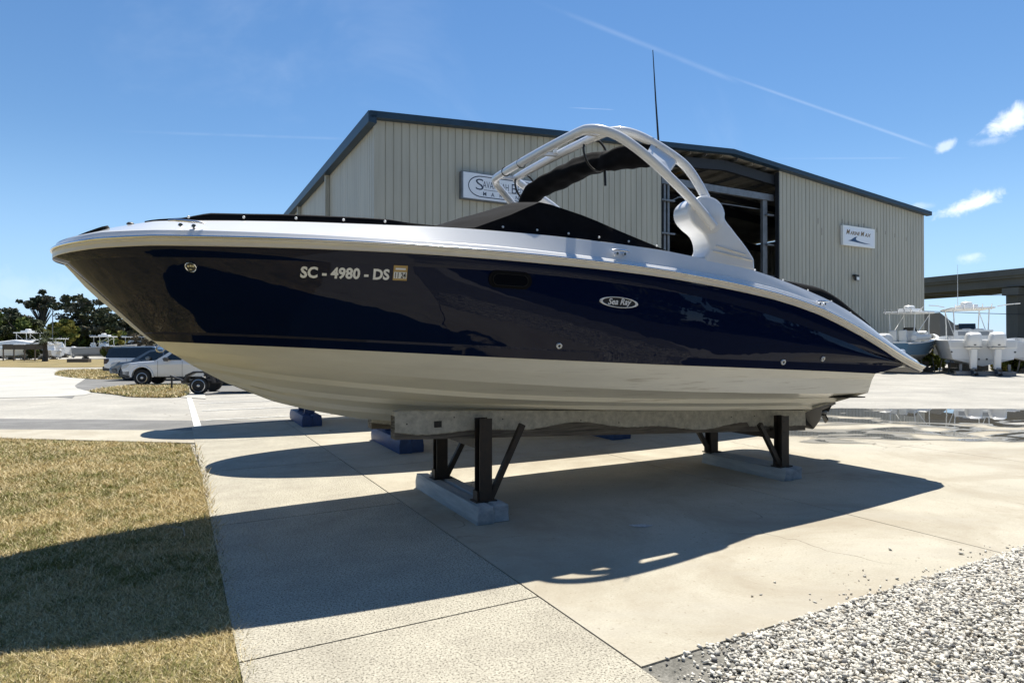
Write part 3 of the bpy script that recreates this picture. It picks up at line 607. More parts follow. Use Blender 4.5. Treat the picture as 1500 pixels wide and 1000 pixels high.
# walk strip of rough slabs (site frame) and the smooth pad slabs
def site_slab(name,s0,s1,t0,t1,m,z=0,gap=.007):
    c=[S(s0+gap,t0+gap),S(s1-gap,t0+gap),S(s1-gap,t1-gap),S(s0+gap,t1-gap)]; return sheet(name,[(p.x,p.y) for p in c],z,m,th=.12)
ts=[-6.4,-2.0,.78,3.55,6.33,9.1,11.9,14.3]
for a,b in zip(ts[:-1],ts[1:]): site_slab('walkway',.29,2.11,a,b,m_walk)
for a,b in ((2.11,5.80),(5.80,10.6),(10.6,15.4)):
    for c,d in ((2.52,8.4),(8.4,14.2)): site_slab('concrete_pad',a,b,c,d,m_pad,gap=.006)
sheet('kerb_strip',[(-14,12.6),(-9.7,12.35),(-5.95,12.2),(-5.42,10.66),(-9.17,11.21),(-14,11.7)],-.004,m_pad,th=.1)
sheet('asphalt_strip',[(-30,15.5),(-11.79,14.38),(-6.88,13.98),(-5.14,14.24),(-1.5,14.2),(-.5,13),(-5.93,12.2),(-9.7,12.36),(-14,12.62),(-30,14.0)],-.026,m_asph)
sheet('asphalt_lot',[(-27,30),(-18.5,22.5),(-14,19.9),(-16,23.2),(-15.8,26.5),(-10.9,20.6),(-8,23),(-11,33),(-16,42),(-24,44)],-.024,m_asph)
sheet('pale_slab',curvy([(-44,50),(-34.5,46),(-25,36.5),(-18.2,26.0),(-15.0,20.4),(-30,20.2),(-50,30)],5),-.018,m_slab)
GI=[curvy([(-15.3,22.6),(-15.6,25.2),(-13.9,26.2),(-12.0,23.2),(-10.75,20.3),(-12.3,20.3),(-13.4,21.2)],4),
    curvy([(-26,35.5),(-30,42),(-25.9,42.6),(-19.5,33.5),(-20.2,31.0),(-23,32.6)],4),
    curvy([(-70,64),(-58,74),(-40,77),(-24,74),(-20,56),(-28,50),(-36,47.5),(-46,51)],4)]
for g_ in GI: sheet('grass_island',g_,-.010,m_dry)
sheet('entry_path',[(-14.2,26.2),(-10.7,20.2),(-9.6,19.6),(-12.9,26.1)],-.012,m_slab)
white_line=mat('road_paint',(.66,.66,.63),.8,var=.35,vscale=9)
def line(p,q,w,name='painted_line'):
    p=Vector(p);q=Vector(q);d=(q-p).normalized();n=Vector((-d.y,d.x))*w/2; return sheet(name,[tuple(p-n),tuple(q-n),tuple(q+n),tuple(p+n)],-.020,white_line)
line((-12.6,24.2),(-6.35,12.65),.14)
for k in range(5):
    a=S(.6,15.6+k*2.3); b=S(9,15.6+k*2.3); line((a.x,a.y),(b.x,b.y),.10)
# lawn
LAWN=[(-16,11.9),(-9.17,11.16),(-5.45,10.58)]+[(S(.305,t).x,S(.305,t).y) for t in (9,6,3,0,-3)]+[(-8,-6),(-16,-4)]
sheet('lawn_soil',LAWN,-.012,m_soil)
def inpoly(x,y,poly):
    c=np.zeros(len(x),bool); n=len(poly); j=n-1
    for i in range(n):
        xi,yi=poly[i];xj,yj=poly[j]
        c^=((yi>y)!=(yj>y))&(x<(xj-xi)*(y-yi)/(yj-yi+1e-12)+xi); j=i
    return c
def rawmesh(name,V,F,mats,midx=None,smooth=False,loc=None):
    me=bpy.data.meshes.new(name); V=np.asarray(V,np.float32); F=np.asarray(F,np.int32); k=F.shape[1]
    me.vertices.add(len(V)); me.vertices.foreach_set('co',V.ravel()); me.loops.add(F.size); me.loops.foreach_set('vertex_index',F.ravel()); me.polygons.add(len(F)); me.polygons.foreach_set('loop_start',np.arange(0,F.size,k,dtype=np.int32))
    for m in mats: me.materials.append(m)
    if midx is not None: me.polygons.foreach_set('material_index',np.asarray(midx,np.int32))
    if smooth: me.polygons.foreach_set('use_smooth',[True]*len(F))
    me.update(calc_edges=True); o=bpy.data.objects.new(name,me); COL.objects.link(o)
    if loc is not None: o.location=loc
    return o
def vnoise(x,y,s,seed=0):
    r=np.random.default_rng(seed); G=r.random((64,64)); X=x*s+100;Y=y*s+100; i=np.floor(X).astype(int);j=np.floor(Y).astype(int);fx=X-i;fy=Y-j;fx=fx*fx*(3-2*fx);fy=fy*fy*(3-2*fy)
    g=lambda a,b:G[a%64,b%64]; return g(i,j)*(1-fx)*(1-fy)+g(i+1,j)*fx*(1-fy)+g(i,j+1)*(1-fx)*fy+g(i+1,j+1)*fx*fy
straw=mat('straw_blade',(.56,.445,.22),.8); straw2=mat('pale_straw',(.72,.61,.37),.8); grn=mat('green_blade',(.20,.20,.045),.7); brn=mat('brown_blade',(.20,.145,.07),.9)
def blades(name,poly,n,hmin,hmax,wd,label,dens_cam=True,z=-.012):
    xs=[p[0] for p in poly];ys=[p[1] for p in poly]; x=rng.uniform(max(min(xs),-13) if dens_cam else min(xs),max(xs),n*5); y=rng.uniform(max(min(ys),2) if dens_cam else min(ys),max(ys),n*5); ok=inpoly(x,y,poly)
    if dens_cam:
        d=np.hypot(x,y); vis=(y>2.2)&(x/y>-.95); ok&=vis&(rng.random(len(x))<np.clip(26/(d*d),.16,1))
    x=x[ok];y=y[ok]; x=x[:n];y=y[:n]; k=len(x)
    pn=vnoise(x,y,1.1,3)*.6+vnoise(x,y,4,4)*.4
    h=rng.uniform(hmin,hmax,k)*(.6+.8*pn)*(np.clip(np.hypot(x,y)/6,.75,1.4) if dens_cam else 1); a=rng.uniform(0,2*np.pi,k); lean=rng.uniform(.4,1.9,k)*h; la=rng.uniform(0,2*np.pi,k)
    sc=np.clip(np.hypot(x,y)/6,.7,2.0) if dens_cam else 1.
    w=wd*rng.uniform(.6,1.3,k)*sc; dx=np.cos(a)*w;dy=np.sin(a)*w
    V=np.empty((k,3,3)); V[:,0]=np.stack([x-dx,y-dy,np.full(k,z)],1); V[:,1]=np.stack([x+dx,y+dy,np.full(k,z)],1); V[:,2]=np.stack([x+np.cos(la)*lean,y+np.sin(la)*lean,z+h],1)
    F=np.arange(k*3).reshape(k,3); r=rng.random(k); gp=vnoise(x,y,1.3,8)*.35+vnoise(x,y,4.5,9)*.35+vnoise(x,y,12,5)*.30
    mi=np.where(r<np.clip((gp-.42)*2.4,.03,.8),2,np.where(r>.93,3,np.where(r>.60,1,0)))
    o=rawmesh(name,V.reshape(-1,3),F,[straw,straw2,grn,brn],mi); o['kind']='stuff'; return o
blades('dry_grass',LAWN,420000,.012,.036,.0030,'')
# ragged tufts over the walk edge
edge=[(S(.22,t).x,S(.22,t).y) for t in np.linspace(2.4,11.8,60)]+[(S(.36,t).x,S(.36,t).y) for t in np.linspace(11.8,2.4,60)]
blades('edge_grass',edge,14000,.02,.085,.0034,'')
# stones spilled thinly onto the pad along the gravel edge
k=70; a=rng.uniform(3.2,6.6,k); b=2.53+rng.gamma(1.2,.07,k); spill=(a,b)
for i,g_ in enumerate(GI[:2]): blades('dry_grass',g_,9000,.04,.12,.02,'',dens_cam=False,z=-.01)
# gravel bed
def ico():
    bm=bmesh.new(); bmesh.ops.create_icosphere(bm,subdivisions=1,radius=1); v=np.array([q.co[:] for q in bm.verts]); f=np.array([[w.index for w in p.verts] for p in bm.faces]); bm.free(); return v,f
IV,IF=ico()
gm=[mat('pale_stone',(.72,.685,.60),.85,var=.2,vscale=30),mat('grey_stone',(.50,.475,.42),.85,var=.2,vscale=30),mat('tan_stone',(.46,.41,.33),.85),mat('dark_stone',(.16,.155,.15),.85)]
def stones(name,x,y,z,r,mi,extra=0):
    k=len(x); V=np.empty((k,len(IV),3)); 
    base=[IV*(1+.28*rng.standard_normal((len(IV),1))) for _ in range(14)]
    for i in range(k):
        b=base[rng.integers(14)]; q=rng.standard_normal(4); q/=np.linalg.norm(q); a,b1,c,d=q
        Rm=np.array([[1-2*(c*c+d*d),2*(b1*c-a*d),2*(b1*d+a*c)],[2*(b1*c+a*d),1-2*(b1*b1+d*d),2*(c*d-a*b1)],[2*(b1*d-a*c),2*(c*d+a*b1),1-2*(b1*b1+c*c)]])
        v=(b*np.array([1,.72,.5])*r[i])@Rm.T; v[:,2]*=.8; V[i]=v+np.array([x[i],y[i],z[i]])
    F=(IF[None]+np.arange(k)[:,None,None]*len(IV)).reshape(-1,3); return rawmesh(name,V.reshape(-1,3),F,gm,np.repeat(mi,len(IF)))
e0=S(2.10,2.54);GP=[(e0.x,e0.y)]+[(S(s,2.54).x,S(s,2.54).y) for s in (3,4,5,6,7.2)]+[(5.9,4.6),(5.5,1),(3,-3),(S(2.2,-3).x,S(2.2,-3).y)]
sheet('gravel_base',GP,-.010,gmat('grit',(.30,.285,.25),(.15,.145,.125),5,.5,60,bump=1))
n=150000; x=rng.uniform(.5,6.0,n); y=rng.uniform(1.9,6.2,n); ok=inpoly(x,y,GP); 
sv=(-x*math.sin(TS)+y*math.cos(TS)); ss_=x*math.cos(TS)+y*math.sin(TS)
thin=np.clip((2.58-sv)/.22,0,1)*np.clip((ss_-2.5)/.9,.0,1)+np.clip((2.35-sv)/.3,0,1)+np.clip((ss_-4.2)/1.5,0,1); ok&=(rng.random(n)<np.clip(.22+thin*1.4,0,1)*np.clip((ss_-2.2)/.5+.25,.15,1)); ok&=(y>1.9)&(x/y<1.15)
x=x[ok];y=y[ok];sv=sv[ok]; r=rng.gamma(5,.0023,len(x)).clip(.005,.024); z=-.006+r*.25+rng.uniform(0,.022,len(x))*np.clip((2.42-sv)/.5,0,1)
a_,b_=spill; mi=rng.choice(4,len(x),p=[.55,.30,.10,.05]); c_,s_=math.cos(TS),math.sin(TS); xs=a_*c_-b_*s_; ys=a_*s_+b_*c_; x=np.r_[x,xs];y=np.r_[y,ys];z=np.r_[z,np.full(len(xs),.005)];r=np.r_[r,rng.gamma(4,.0022,len(xs)).clip(.004,.016)];mi=np.r_[mi,rng.choice(4,len(xs),p=[.55,.30,.10,.05])]
o=stones('gravel',x,y,z,r,mi); o['kind']='stuff'
# loose stones lying out on the pad
for (px,pz) in [(3.05,5.05),(2.35,3.98),(3.7,4.95),(2.62,4.28),(2.9,4.3),(2.72,4.42),(3.35,4.55),(2.2,4.1),(3.55,4.95),(1.62,3.62),(4.9,5.9),(2.05,3.88)]:
    st_=stones('loose_stone',np.array([0.]),np.array([0.]),np.array([.008]),np.array([rng.uniform(.011,.02)]),np.array([rng.integers(3)])); st_.location=(px,pz,0)
    tag(st_,'small pale stone strayed from the gravel onto the concrete pad','stone','stray stones on the pad')
# twig & scraps on the lawn edge
for (p,q_,c) in (((-2.15,5.1),(-1.85,4.75),(-1.95,4.9)),((-3.1,5.6),(-2.8,5.35),(-2.9,5.5))):
    t=MB(); P=spline([(*p,.03),(*c,.05),(*q_,.02)],6); t.tube(P,.004,5); tag(t.build('twig',mat('twig_bark',(.35,.30,.22),.8)),'thin dry twig lying on the lawn '+('against the walkway edge' if p[0]>-2.5 else 'in the middle of the shaded grass'),'twig')
# puddles: thin water sheet on the low part of the lot
def puddle():
    m=bpy.data.materials.new('puddle_water'); m.use_nodes=True; nt=m.node_tree; N=nt.nodes.new; L=nt.links.new; b=nt.nodes['Principled BSDF']; out=nt.nodes['Material Output']
    g=N('ShaderNodeNewGeometry'); mp=N('ShaderNodeMapping'); mp.inputs['Rotation'].default_value=(0,0,-R(8)); mp.inputs['Scale'].default_value=(.5,1.0,1); L(g.outputs['Position'],mp.inputs[0])
    n=N('ShaderNodeTexNoise'); n.inputs['Scale'].default_value=.95; n.inputs['Detail'].default_value=5; n.inputs['Roughness'].default_value=.5; n.inputs['Distortion'].default_value=.8; L(mp.outputs[0],n.inputs[0])
    sx=N('ShaderNodeSeparateXYZ'); L(g.outputs['Position'],sx.inputs[0])
    def mr(x,a,b_,c=0,d=1):
        r=N('ShaderNodeMapRange'); r.interpolation_type='SMOOTHSTEP'; L(x,r.inputs[0]); r.inputs[1].default_value=a; r.inputs[2].default_value=b_; r.inputs[3].default_value=c; r.inputs[4].default_value=d; return r.outputs[0]
    def mt(op,a,b_):
        x=N('ShaderNodeMath'); x.operation=op
        for i,v in enumerate((a,b_)):
            if isinstance(v,(int,float)): x.inputs[i].default_value=v
            else: L(v,x.inputs[i])
        return x.outputs[0]
    env=mt('MULTIPLY',mt('MULTIPLY',mr(sx.outputs[1],9.3,11.0),mr(sx.outputs[1],16.2,16.9,1,0)),mr(sx.outputs[0],3.2,5.4))
    v=mt('ADD',n.outputs['Fac'],mt('MULTIPLY',mt('SUBTRACT',env,1),.5)); v=mt('ADD',v,mr(sx.outputs[1],12.8,15.0,.02,.12))
    wet=mr(v,.540,.562); damp=mr(v,.46,.535)
    mx=N('ShaderNodeMix'); mx.data_type='RGBA'; L(wet,mx.inputs['Factor']); mx.inputs['A'].default_value=(.24,.222,.18,1); mx.inputs['B'].default_value=(.10,.093,.080,1); L(mx.outputs['Result'],b.inputs['Base Color'])
    L(mr(wet,0,1,.45,.012),b.inputs['Roughness']); b.inputs['IOR'].default_value=1.5
    L(mr(wet,0,1,.4,.9),b.inputs['Specular IOR Level'])
    tr=N('ShaderNodeBsdfTransparent'); ms=N('ShaderNodeMixShader'); L(mt('MULTIPLY',damp,1.0),ms.inputs[0]); L(tr.outputs[0],ms.inputs[1]); L(b.outputs[0],ms.inputs[2]); L(ms.outputs[0],out.inputs[0]); return m
pm=puddle(); sheet('puddle_water',[(2,9.2),(24,9.2),(28,17.4),(2,17.4)],.006,pm)
sheet('puddle_bed',[(9.5,14.0),(10.4,15.4),(28,17.3),(24,9.0),(9,9.5)],-.027,m_lot)
sheet('added_dark_ground',[(-30,-4.5),(5.4,-3.6),(5.6,3),(6.4,5.2),(9.8,8.8),(30,9.2),(60,-30),(-40,-30)],-.022,gmat('dark_mirrored_ground',(.055,.055,.054),(.04,.04,.04),1,.3,40))  # unseen dark ground, added so the navy hull side mirrors something dark
# stains on the pad
for (cx,cy,rx,ry,col) in ((1.18,5.73,.10,.045,(.50,.52,.52)),):
    P=[(cx+rx*math.cos(a)*(1+.2*math.sin(3*a)),cy+ry*math.sin(a)*(1+.15*math.cos(5*a))) for a in np.linspace(0,2*math.pi,28)[:-1]]
    sheet('paint_spill',P,.004,mat('paint_spill',col,.8,var=.4,vscale=40))
# ================================================================ warehouse
def wcrd(s,t,z=0):   # frame of the building
    return Vector((-6.33+s*math.cos(TS)-t*math.sin(TS),28.7+s*math.sin(TS)+t*math.cos(TS),z))
BLD=thing('warehouse',(-6.33,28.7,0),TS,'large beige ribbed metal warehouse with blue trim and an open bay door','building')
WL,WD,EAVE,RID,RX=44.6,46.,12.05,13.75,22.8
siding=mat('beige_siding',(.445,.42,.34),.5,col2=(.35,.33,.268),vscale=1.6,stretch=(1,1,.10),bump=.3,bscale=3)
trim=mat('blue_trim',(.012,.034,.060),.45,var=.3,vscale=1.5); galv=mat('galvanised_steel',(.20,.21,.225),.5,metal=.5,var=.3,vscale=2); 
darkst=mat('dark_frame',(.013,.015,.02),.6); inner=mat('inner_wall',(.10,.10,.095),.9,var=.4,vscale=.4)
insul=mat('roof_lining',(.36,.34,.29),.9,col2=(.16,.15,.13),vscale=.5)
def ztop(x): return EAVE+(RID-EAVE)*(x/RX if x<RX else (WL-x)/(WL-RX))
D0,D1,DH=17.2,27.5,11.6
def ribbed(name,x0,x1,zb,zt,y=0,axis='x',pitch=.39,mi=None,par=BLD,flipy=1):
    mb=MB(); lo=[];hi=[]; x=x0; pts=[]
    while x<x1-1e-6:
        for dx,dy in ((0,0),(pitch-.075,0),(pitch-.062,.035),(pitch-.022,.035),(pitch-.010,0)):
            if x+dx<x1: pts.append((x+dx,dy*flipy))
        x+=pitch
    pts.append((x1,0))
    for px,dy in pts:
        t=zt(px) if callable(zt) else zt
        if axis=='x': lo.append(Vector((px,y+dy,zb)));hi.append(Vector((px,y+dy,t)))
        else: lo.append(Vector((y+dy,px,zb)));hi.append(Vector((y+dy,px,t)))
    mb.grid([lo,hi]); return mb.build(name,siding,par,fix=False)
ribbed('siding_wall',.16,D0,0,lambda x:ztop(x)-.02)
ribbed('siding_wall',D1,WL-.05,0,lambda x:ztop(x)-.02)
ribbed('side_wall',.12,WD,0,EAVE-.02,axis='y',pitch=.39)
ribbed('side_wall',.12,WD,0,EAVE-.02,y=WL,axis='y',pitch=.39,flipy=-1)
q=MB(); q.box((.07,.0,EAVE/2),(.20,.06,EAVE)); q.box((0,.07,EAVE/2),(.06,.14,EAVE)); q.build('corner_flashing',siding,BLD)
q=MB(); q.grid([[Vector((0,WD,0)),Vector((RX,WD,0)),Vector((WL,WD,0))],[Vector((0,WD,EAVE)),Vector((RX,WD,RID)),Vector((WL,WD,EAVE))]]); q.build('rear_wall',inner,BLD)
# roof skin with translucent strips left as slots of lighter sheet
q=MB(); 
for xa,xb in ((-.25,RX),(RX,WL+.25)):
    za=ztop(max(0,xa)) if xa>=0 else EAVE-.02; zb_=ztop(min(WL,xb)) if xb<=WL else EAVE-.02
    q.grid([[Vector((xa,-.3,za+.20)),Vector((xb,-.3,zb_+.20))],[Vector((xa,WD,za+.20)),Vector((xb,WD,zb_+.20))]])
    q.grid([[Vector((xa,-.3,za+.10)),Vector((xb,-.3,zb_+.10))],[Vector((xa,WD,za+.10)),Vector((xb,WD,zb_+.10))]],mi=1)
q.build('roof',[galv,insul],BLD)
# fascia
q=MB()
for xa,xb in ((-.32,RX),(RX,WL+.32)):
    za=ztop(max(0,xa)) ; zb_=ztop(min(WL,xb))
    q.add([(xa,-.42,za-.06),(xb,-.42,zb_-.06),(xb,-.42,zb_+.24),(xa,-.42,za+.24),(xa,-.02,za-.06),(xb,-.02,zb_-.06),(xb,-.02,zb_+.24),(xa,-.02,za+.24)],[(0,1,2,3),(0,4,5,1),(3,2,6,7),(0,3,7,4),(1,5,6,2)])
q.build('gable_fascia',trim,BLD)
q=MB(); q.add([(-.40,-.42,EAVE-.30),(-.40,WD,EAVE-.30),(-.40,WD,EAVE+.22),(-.40,-.42,EAVE+.22),(-.02,-.42,EAVE-.30),(-.02,WD,EAVE-.30),(-.02,WD,EAVE+.22),(-.02,-.42,EAVE+.22)],[(0,1,2,3),(0,4,5,1),(3,2,6,7),(0,3,7,4)])
gt=q.build('eave_gutter',trim,BLD)
for y in (9.6,19.2,28.8,38.4):
    q=MB(); q.box((-.14,y,(EAVE-.3)/2),(.24,.22,EAVE-.3)); q.build('downspout',siding,BLD)
# bay door framing
for x in (D0+.02,D1-.02):
    q=MB(); q.box((x,.14,ztop(x)/2),(.10,.28,ztop(x)-.3)); q.build('door_jamb',darkst,BLD)
q=MB(); q.box(((D0+D1)/2,.55,DH-.0),(D1-D0,.25,.42)); q.build('door_header',galv,BLD)
q=MB(); q.box(((D0+D1)/2+1,.9,DH-.75),(D1-D0-2.2,.06,.05)); q.build('door_track',galv,BLD)
for x in (D0+.75,D0+1.05,D1-.75):
    q=MB(); q.box((x,.62,DH/2-.1),(.16 if x<D1-2 else .42,.2,DH-.2)); q.build('door_post',galv,BLD)
for x0,x1 in ((D0+.1,D0+1.4),(D1-.75,D1-.08)):
    for z in (2.1,4.2,6.3,8.4,10.4):
        q=MB(); q.box(((x0+x1)/2,.42,z),(x1-x0,.18,.10)); q.build('girt',galv,BLD)
q=MB(); q.beam((D0+1.2,.75,10.4),(D0+3.2,.75,11.3),.05,.05); q.build('door_chain',galv,BLD)
# roof steel seen through the bay
fm=MB(); 
for y in (.45,8.,15.6,23.2):
    q=MB()
    for xa,xb in ((.3,RX),(RX,WL-.3)):
        za,zb_=ztop(xa)-.42,ztop(xb)-.42; q.beam((xa,y,za-.18),(xb,y,zb_-.18),.26,.62)
    q.build('rafter',darkst,BLD)
    for x in (RX-5.5,RX,RX+6.0):
        if y>1:
            q=MB(); q.beam((x,y,ztop(x)-1.6),(x,y-1.5,ztop(x)-.5),.1,.1); q.beam((x,y,ztop(x)-1.6),(x,y+1.5,ztop(x)-.5),.1,.1); q.build('flange_brace',darkst,BLD)
k=0
for x in np.arange(13.0,32,1.35):
    q=MB(); q.box((x,12.2,ztop(x)-.02),(.09,24,.20)); q.build('purlin',insul if k%2 else galv,BLD); k+=1
for y in (4.2,11.8,19.3):
    q=MB(); q.beam((12,y,ztop(12)-1.0),(RX,y,RID-1.0),.18,.35); q.beam((RX,y,RID-1.0),(33,y,ztop(33)-1.0),.18,.35); q.build('secondary_beam',darkst,BLD)
yl=mat('skylight_sheet',(.75,.62,.22),.6)
def translucent(m,c,st):
    nt=m.node_tree; N=nt.nodes.new; t=N('ShaderNodeBsdfTranslucent'); t.inputs[0].default_value=(*c,1); nt.links.new(t.outputs[0],nt.nodes['Material Output'].inputs[0])
translucent(yl,(.75,.60,.25),1)
for x,y in ((21.5,5.8),(22.9,6.2),(24.2,6.6),(25.2,10.4),(20,12.5),(22.3,14.2)):
    z=ztop(x)
    q=MB(); q.box((x,y,z+.04),(.75,3.2,.02)); q.build('skylight',yl,BLD)
# inner walls & floor
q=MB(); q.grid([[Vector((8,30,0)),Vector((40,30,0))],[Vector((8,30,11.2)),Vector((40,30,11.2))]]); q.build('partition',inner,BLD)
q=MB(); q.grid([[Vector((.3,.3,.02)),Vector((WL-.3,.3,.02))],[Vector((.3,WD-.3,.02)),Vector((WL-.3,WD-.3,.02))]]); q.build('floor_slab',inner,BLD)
for x,y,z,w,h in ((18.9,3,1.3,1.2,2.6),(19.8,6,1.6,1.4,3.2),(24.5,14,2,6,4),(22.5,18,4,3,.12)):
    q=MB(); q.box((x,y,z),(w,1.2,h)); q.build('rack',darkst,BLD)
# wall lamp
q=MB(); q.box((35.55,-.12,6.75),(.42,.26,.10)); q.box((35.55,-.20,6.55),(.42,.10,.36)); lampo=q.build('flood_light',M['dark'],BLD); q=MB(); q.box((35.60,-.262,6.52),(.30,.02,.22)); q.build('lamp_lens',M['white'],lampo)
# patched streaks high on the right wall
q=MB()
for i,(x,z,h) in enumerate([(34.2,11.15,.3),(34.9,11.1,.2),(36.1,11.0,.25),(36.7,10.95,.5),(38.3,10.85,.35),(39.4,10.75,.25),(40.6,10.65,.3),(42.1,10.5,.3),(31.5,10.9,.4),(31.9,10.2,.5)]): q.box((x,-.004,z-.55),(.07,.006,h))
q.build('screw_patches',mat('patch_grey',(.22,.21,.18),.8),BLD)
# ---- sign 1
sign_w=mat('sign_white',(.70,.73,.78),.4); sign_n=mat('sign_navy',(.02,.035,.07),.5)
SG=thing('wall_sign',wcrd(6.53,-.16,8.85),TS,'white lightbox sign reading SAVANNAH BEND MARINA in an oval outline','sign')
w,h=4.6,1.34
q=MB(); q.box((0,0,h/2+.0),(w,.30,h)); q.build('sign_cabinet',galv,SG)
q=MB(); q.box((.04,-.155,h/2),(w-.10,.012,h-.08)); q.build('sign_face',sign_w,SG)
q=MB(); a=w/2-.30; r_=h/2-.14; pts=[]
for t in np.linspace(-math.pi/2,math.pi/2,17): pts.append((a-r_*1.35+r_*1.35*math.cos(t),r_*math.sin(t)))
for t in np.linspace(math.pi/2,3*math.pi/2,17): pts.append((-a+r_*1.35+r_*1.35*math.cos(t),r_*math.sin(t)))
def ring(pts,wd,y,zc):
    n=len(pts); o=[Vector((x+.04,y,z+zc)) for x,z in pts]; i_=[Vector((x*(1-wd/a)+.04,y,z*(1-wd/r_)+zc)) for x,z in pts]; m=MB(); m.grid([o,i_],close=True); return m
ring(pts,.045,-.166,h/2).build('sign_outline',sign_n,SG)
def wtext(s,size,x,z,y,m,name,par,ax=1.,bold=0.,shear=0,width=None,sp=1):
    V,Fs=textmesh(s,size,font_shear=shear,bold=bold,ax=ax,spacing=sp); k=1
    if width: k=width/max(v[0] for v in V)
    q=MB(); q.add([(x+a*k,y-c,z+b) for a,b,c in V],Fs); return q.build(name,m,par,fix=False)
wtext('S',.80,-1.60,.50,-.166,sign_n,'sign_letters',SG,ax=.8,bold=-.004,width=.48)
wtext('AVANNAH',.50,-1.16,.62,-.166,sign_n,'sign_letters',SG,width=1.45,bold=-.002)
wtext('B',.72,.42,.52,-.166,sign_n,'sign_letters',SG,width=.34,bold=-.004); wtext('END',.50,.80,.60,-.166,sign_n,'sign_letters',SG,width=.62,bold=-.002); wtext('D',.66,1.30,.46,-.1665,sign_n,'sign_letters',SG,width=.3) if False else None
q=MB(); q.box((.0,-.166,.53),(2.2,.006,.022)); q.build('sign_rule',sign_n,SG)
for i,ch in enumerate('MARINA'): wtext(ch,.27,-1.16+i*.46,.24,-.166,sign_n,'sign_letters',SG,bold=.004)
# ---- sign 2
S2=thing('wall_sign',wcrd(35.8,-.14,8.85),TS,'small white sign with bronze MARINEMAX lettering above a navy wave','sign')
w2,h2=3.75,1.42
q=MB(); q.box((0,0,h2/2),(w2,.20,h2)); q.build('sign_cabinet',M['white'],S2)
q=MB(); q.box((0,-.104,h2/2),(w2-.30,.008,h2-.22)); q.build('sign_face',sign_w,S2)
bronze=mat('bronze_letter',(.16,.10,.04),.5)
wtext('M',.50,-1.55,.80,-.112,bronze,'sign_letters',S2,shear=.3,bold=.012,width=.46); wtext('ARINE',.36,-1.08,.80,-.112,bronze,'sign_letters',S2,shear=.3,bold=.010,width=1.15); wtext('M',.50,.12,.78,-.112,bronze,'sign_letters',S2,shear=.3,bold=.012,width=.46); wtext('AX',.36,.62,.78,-.112,bronze,'sign_letters',S2,shear=.3,bold=.010,width=.78)
wv=[(-1.35,.34),(-1.0,.42),(-.72,.56),(-.48,.67),(-.22,.70),(-.40,.60),(-.42,.50),(-.25,.42),(.1,.36),(.7,.30),(1.4,.26),(.6,.23),(-.2,.27),(-.8,.31)]
q=MB(); q.add([(x,-.112,z+.0) for x,z in wv],[tuple(range(len(wv)))]); q.build('sign_wave',mat('wave_navy',(.01,.05,.13),.5),S2,fix=False)
# ================================================================ motorway bridge, shed, wires
conc_d=mat('bridge_concrete',(.13,.125,.115),.9,col2=(.085,.085,.08),vscale=.2)
def BR(k,off=0,z=0): d=Vector((5.2,-12,0)).normalized(); n=Vector((-d.y,d.x,0)); p=Vector((64.5,97,0))+d*k*13.08+n*off; return Vector((p.x,p.y,z))
br=thing('road_bridge',BR(0),0,'dark concrete road bridge passing high behind the warehouse at the right edge','bridge')
base=BR(0)
def brbeam(name,k0,k1,off,z0,z1,w,m):
    q=MB(); a=BR(k0,off,(z0+z1)/2)-base; b=BR(k1,off,(z0+z1)/2)-base; q.beam(a,b,w,z1-z0); return q.build(name,m,br)
brbeam('deck_slab',-9,9,6,10.9,11.25,14,conc_d); brbeam('parapet',-9,9,-1.1,11.25,12.1,.35,conc_d); brbeam('parapet',-9,9,12.9,11.25,12.1,.35,conc_d)
for o_ in (-.2,2.8,5.9,9.0,12): brbeam('girder',-9,9,o_,9.75,10.9,.6,conc_d)
for k in (.92,4.6,8.2,-3,-6.6):
    q=MB(); a=BR(k,-1.2)-base; b=BR(k,13)-base; q.beam(a+Vector((0,0,9.05)),b+Vector((0,0,9.05)),2.0,1.0); q.build('pier_cap',conc_d,br)
    for o_ in (.6,3.6,10.5):
        q=MB(); c=BR(k,o_)-base; q.beam(c,c+Vector((0,0,8.6)),2.0,1.7,up=(1,0,0)); q.build('pier',conc_d,br)
sh=mat('shed_grey',(.11,.115,.115),.7); shd=mat('shed_dark',(.03,.032,.04),.7)
q=MB(); q.prism([(0,0),(4.4,0),(4.4,1.2),(0,4.7)],0,12); o=q.build('shed',sh,loc=(39.4,57.5,0)); tag(o,'grey lean-to shed with steep sloping roof beside the right end of the warehouse','shed')
q=MB(); q.prism([(0,0),(2.6,0),(2.6,1.9),(1.7,4.0),(0,3.8)],0,6); o=q.build('shed',shd,loc=(48.5,70,0)); tag(o,'small dark shed behind the grey lean-to shed','shed')
wm=mat('wire',(.03,.03,.035),.6)
for (z0,z1,lab) in ((9.3,9.0,'upper overhead power wire crossing below the road bridge'),(7.6,5.4,'lower overhead power wire sagging below the road bridge')):
    q=MB(); q.tube([(40+i*6,90-i*1.2,z0+(z1-z0)*i/10-1.4*math.sin(math.pi*i/10)*.5) for i in range(11)],.045,6); tag(q.build('power_line',wm),lab,'power line')
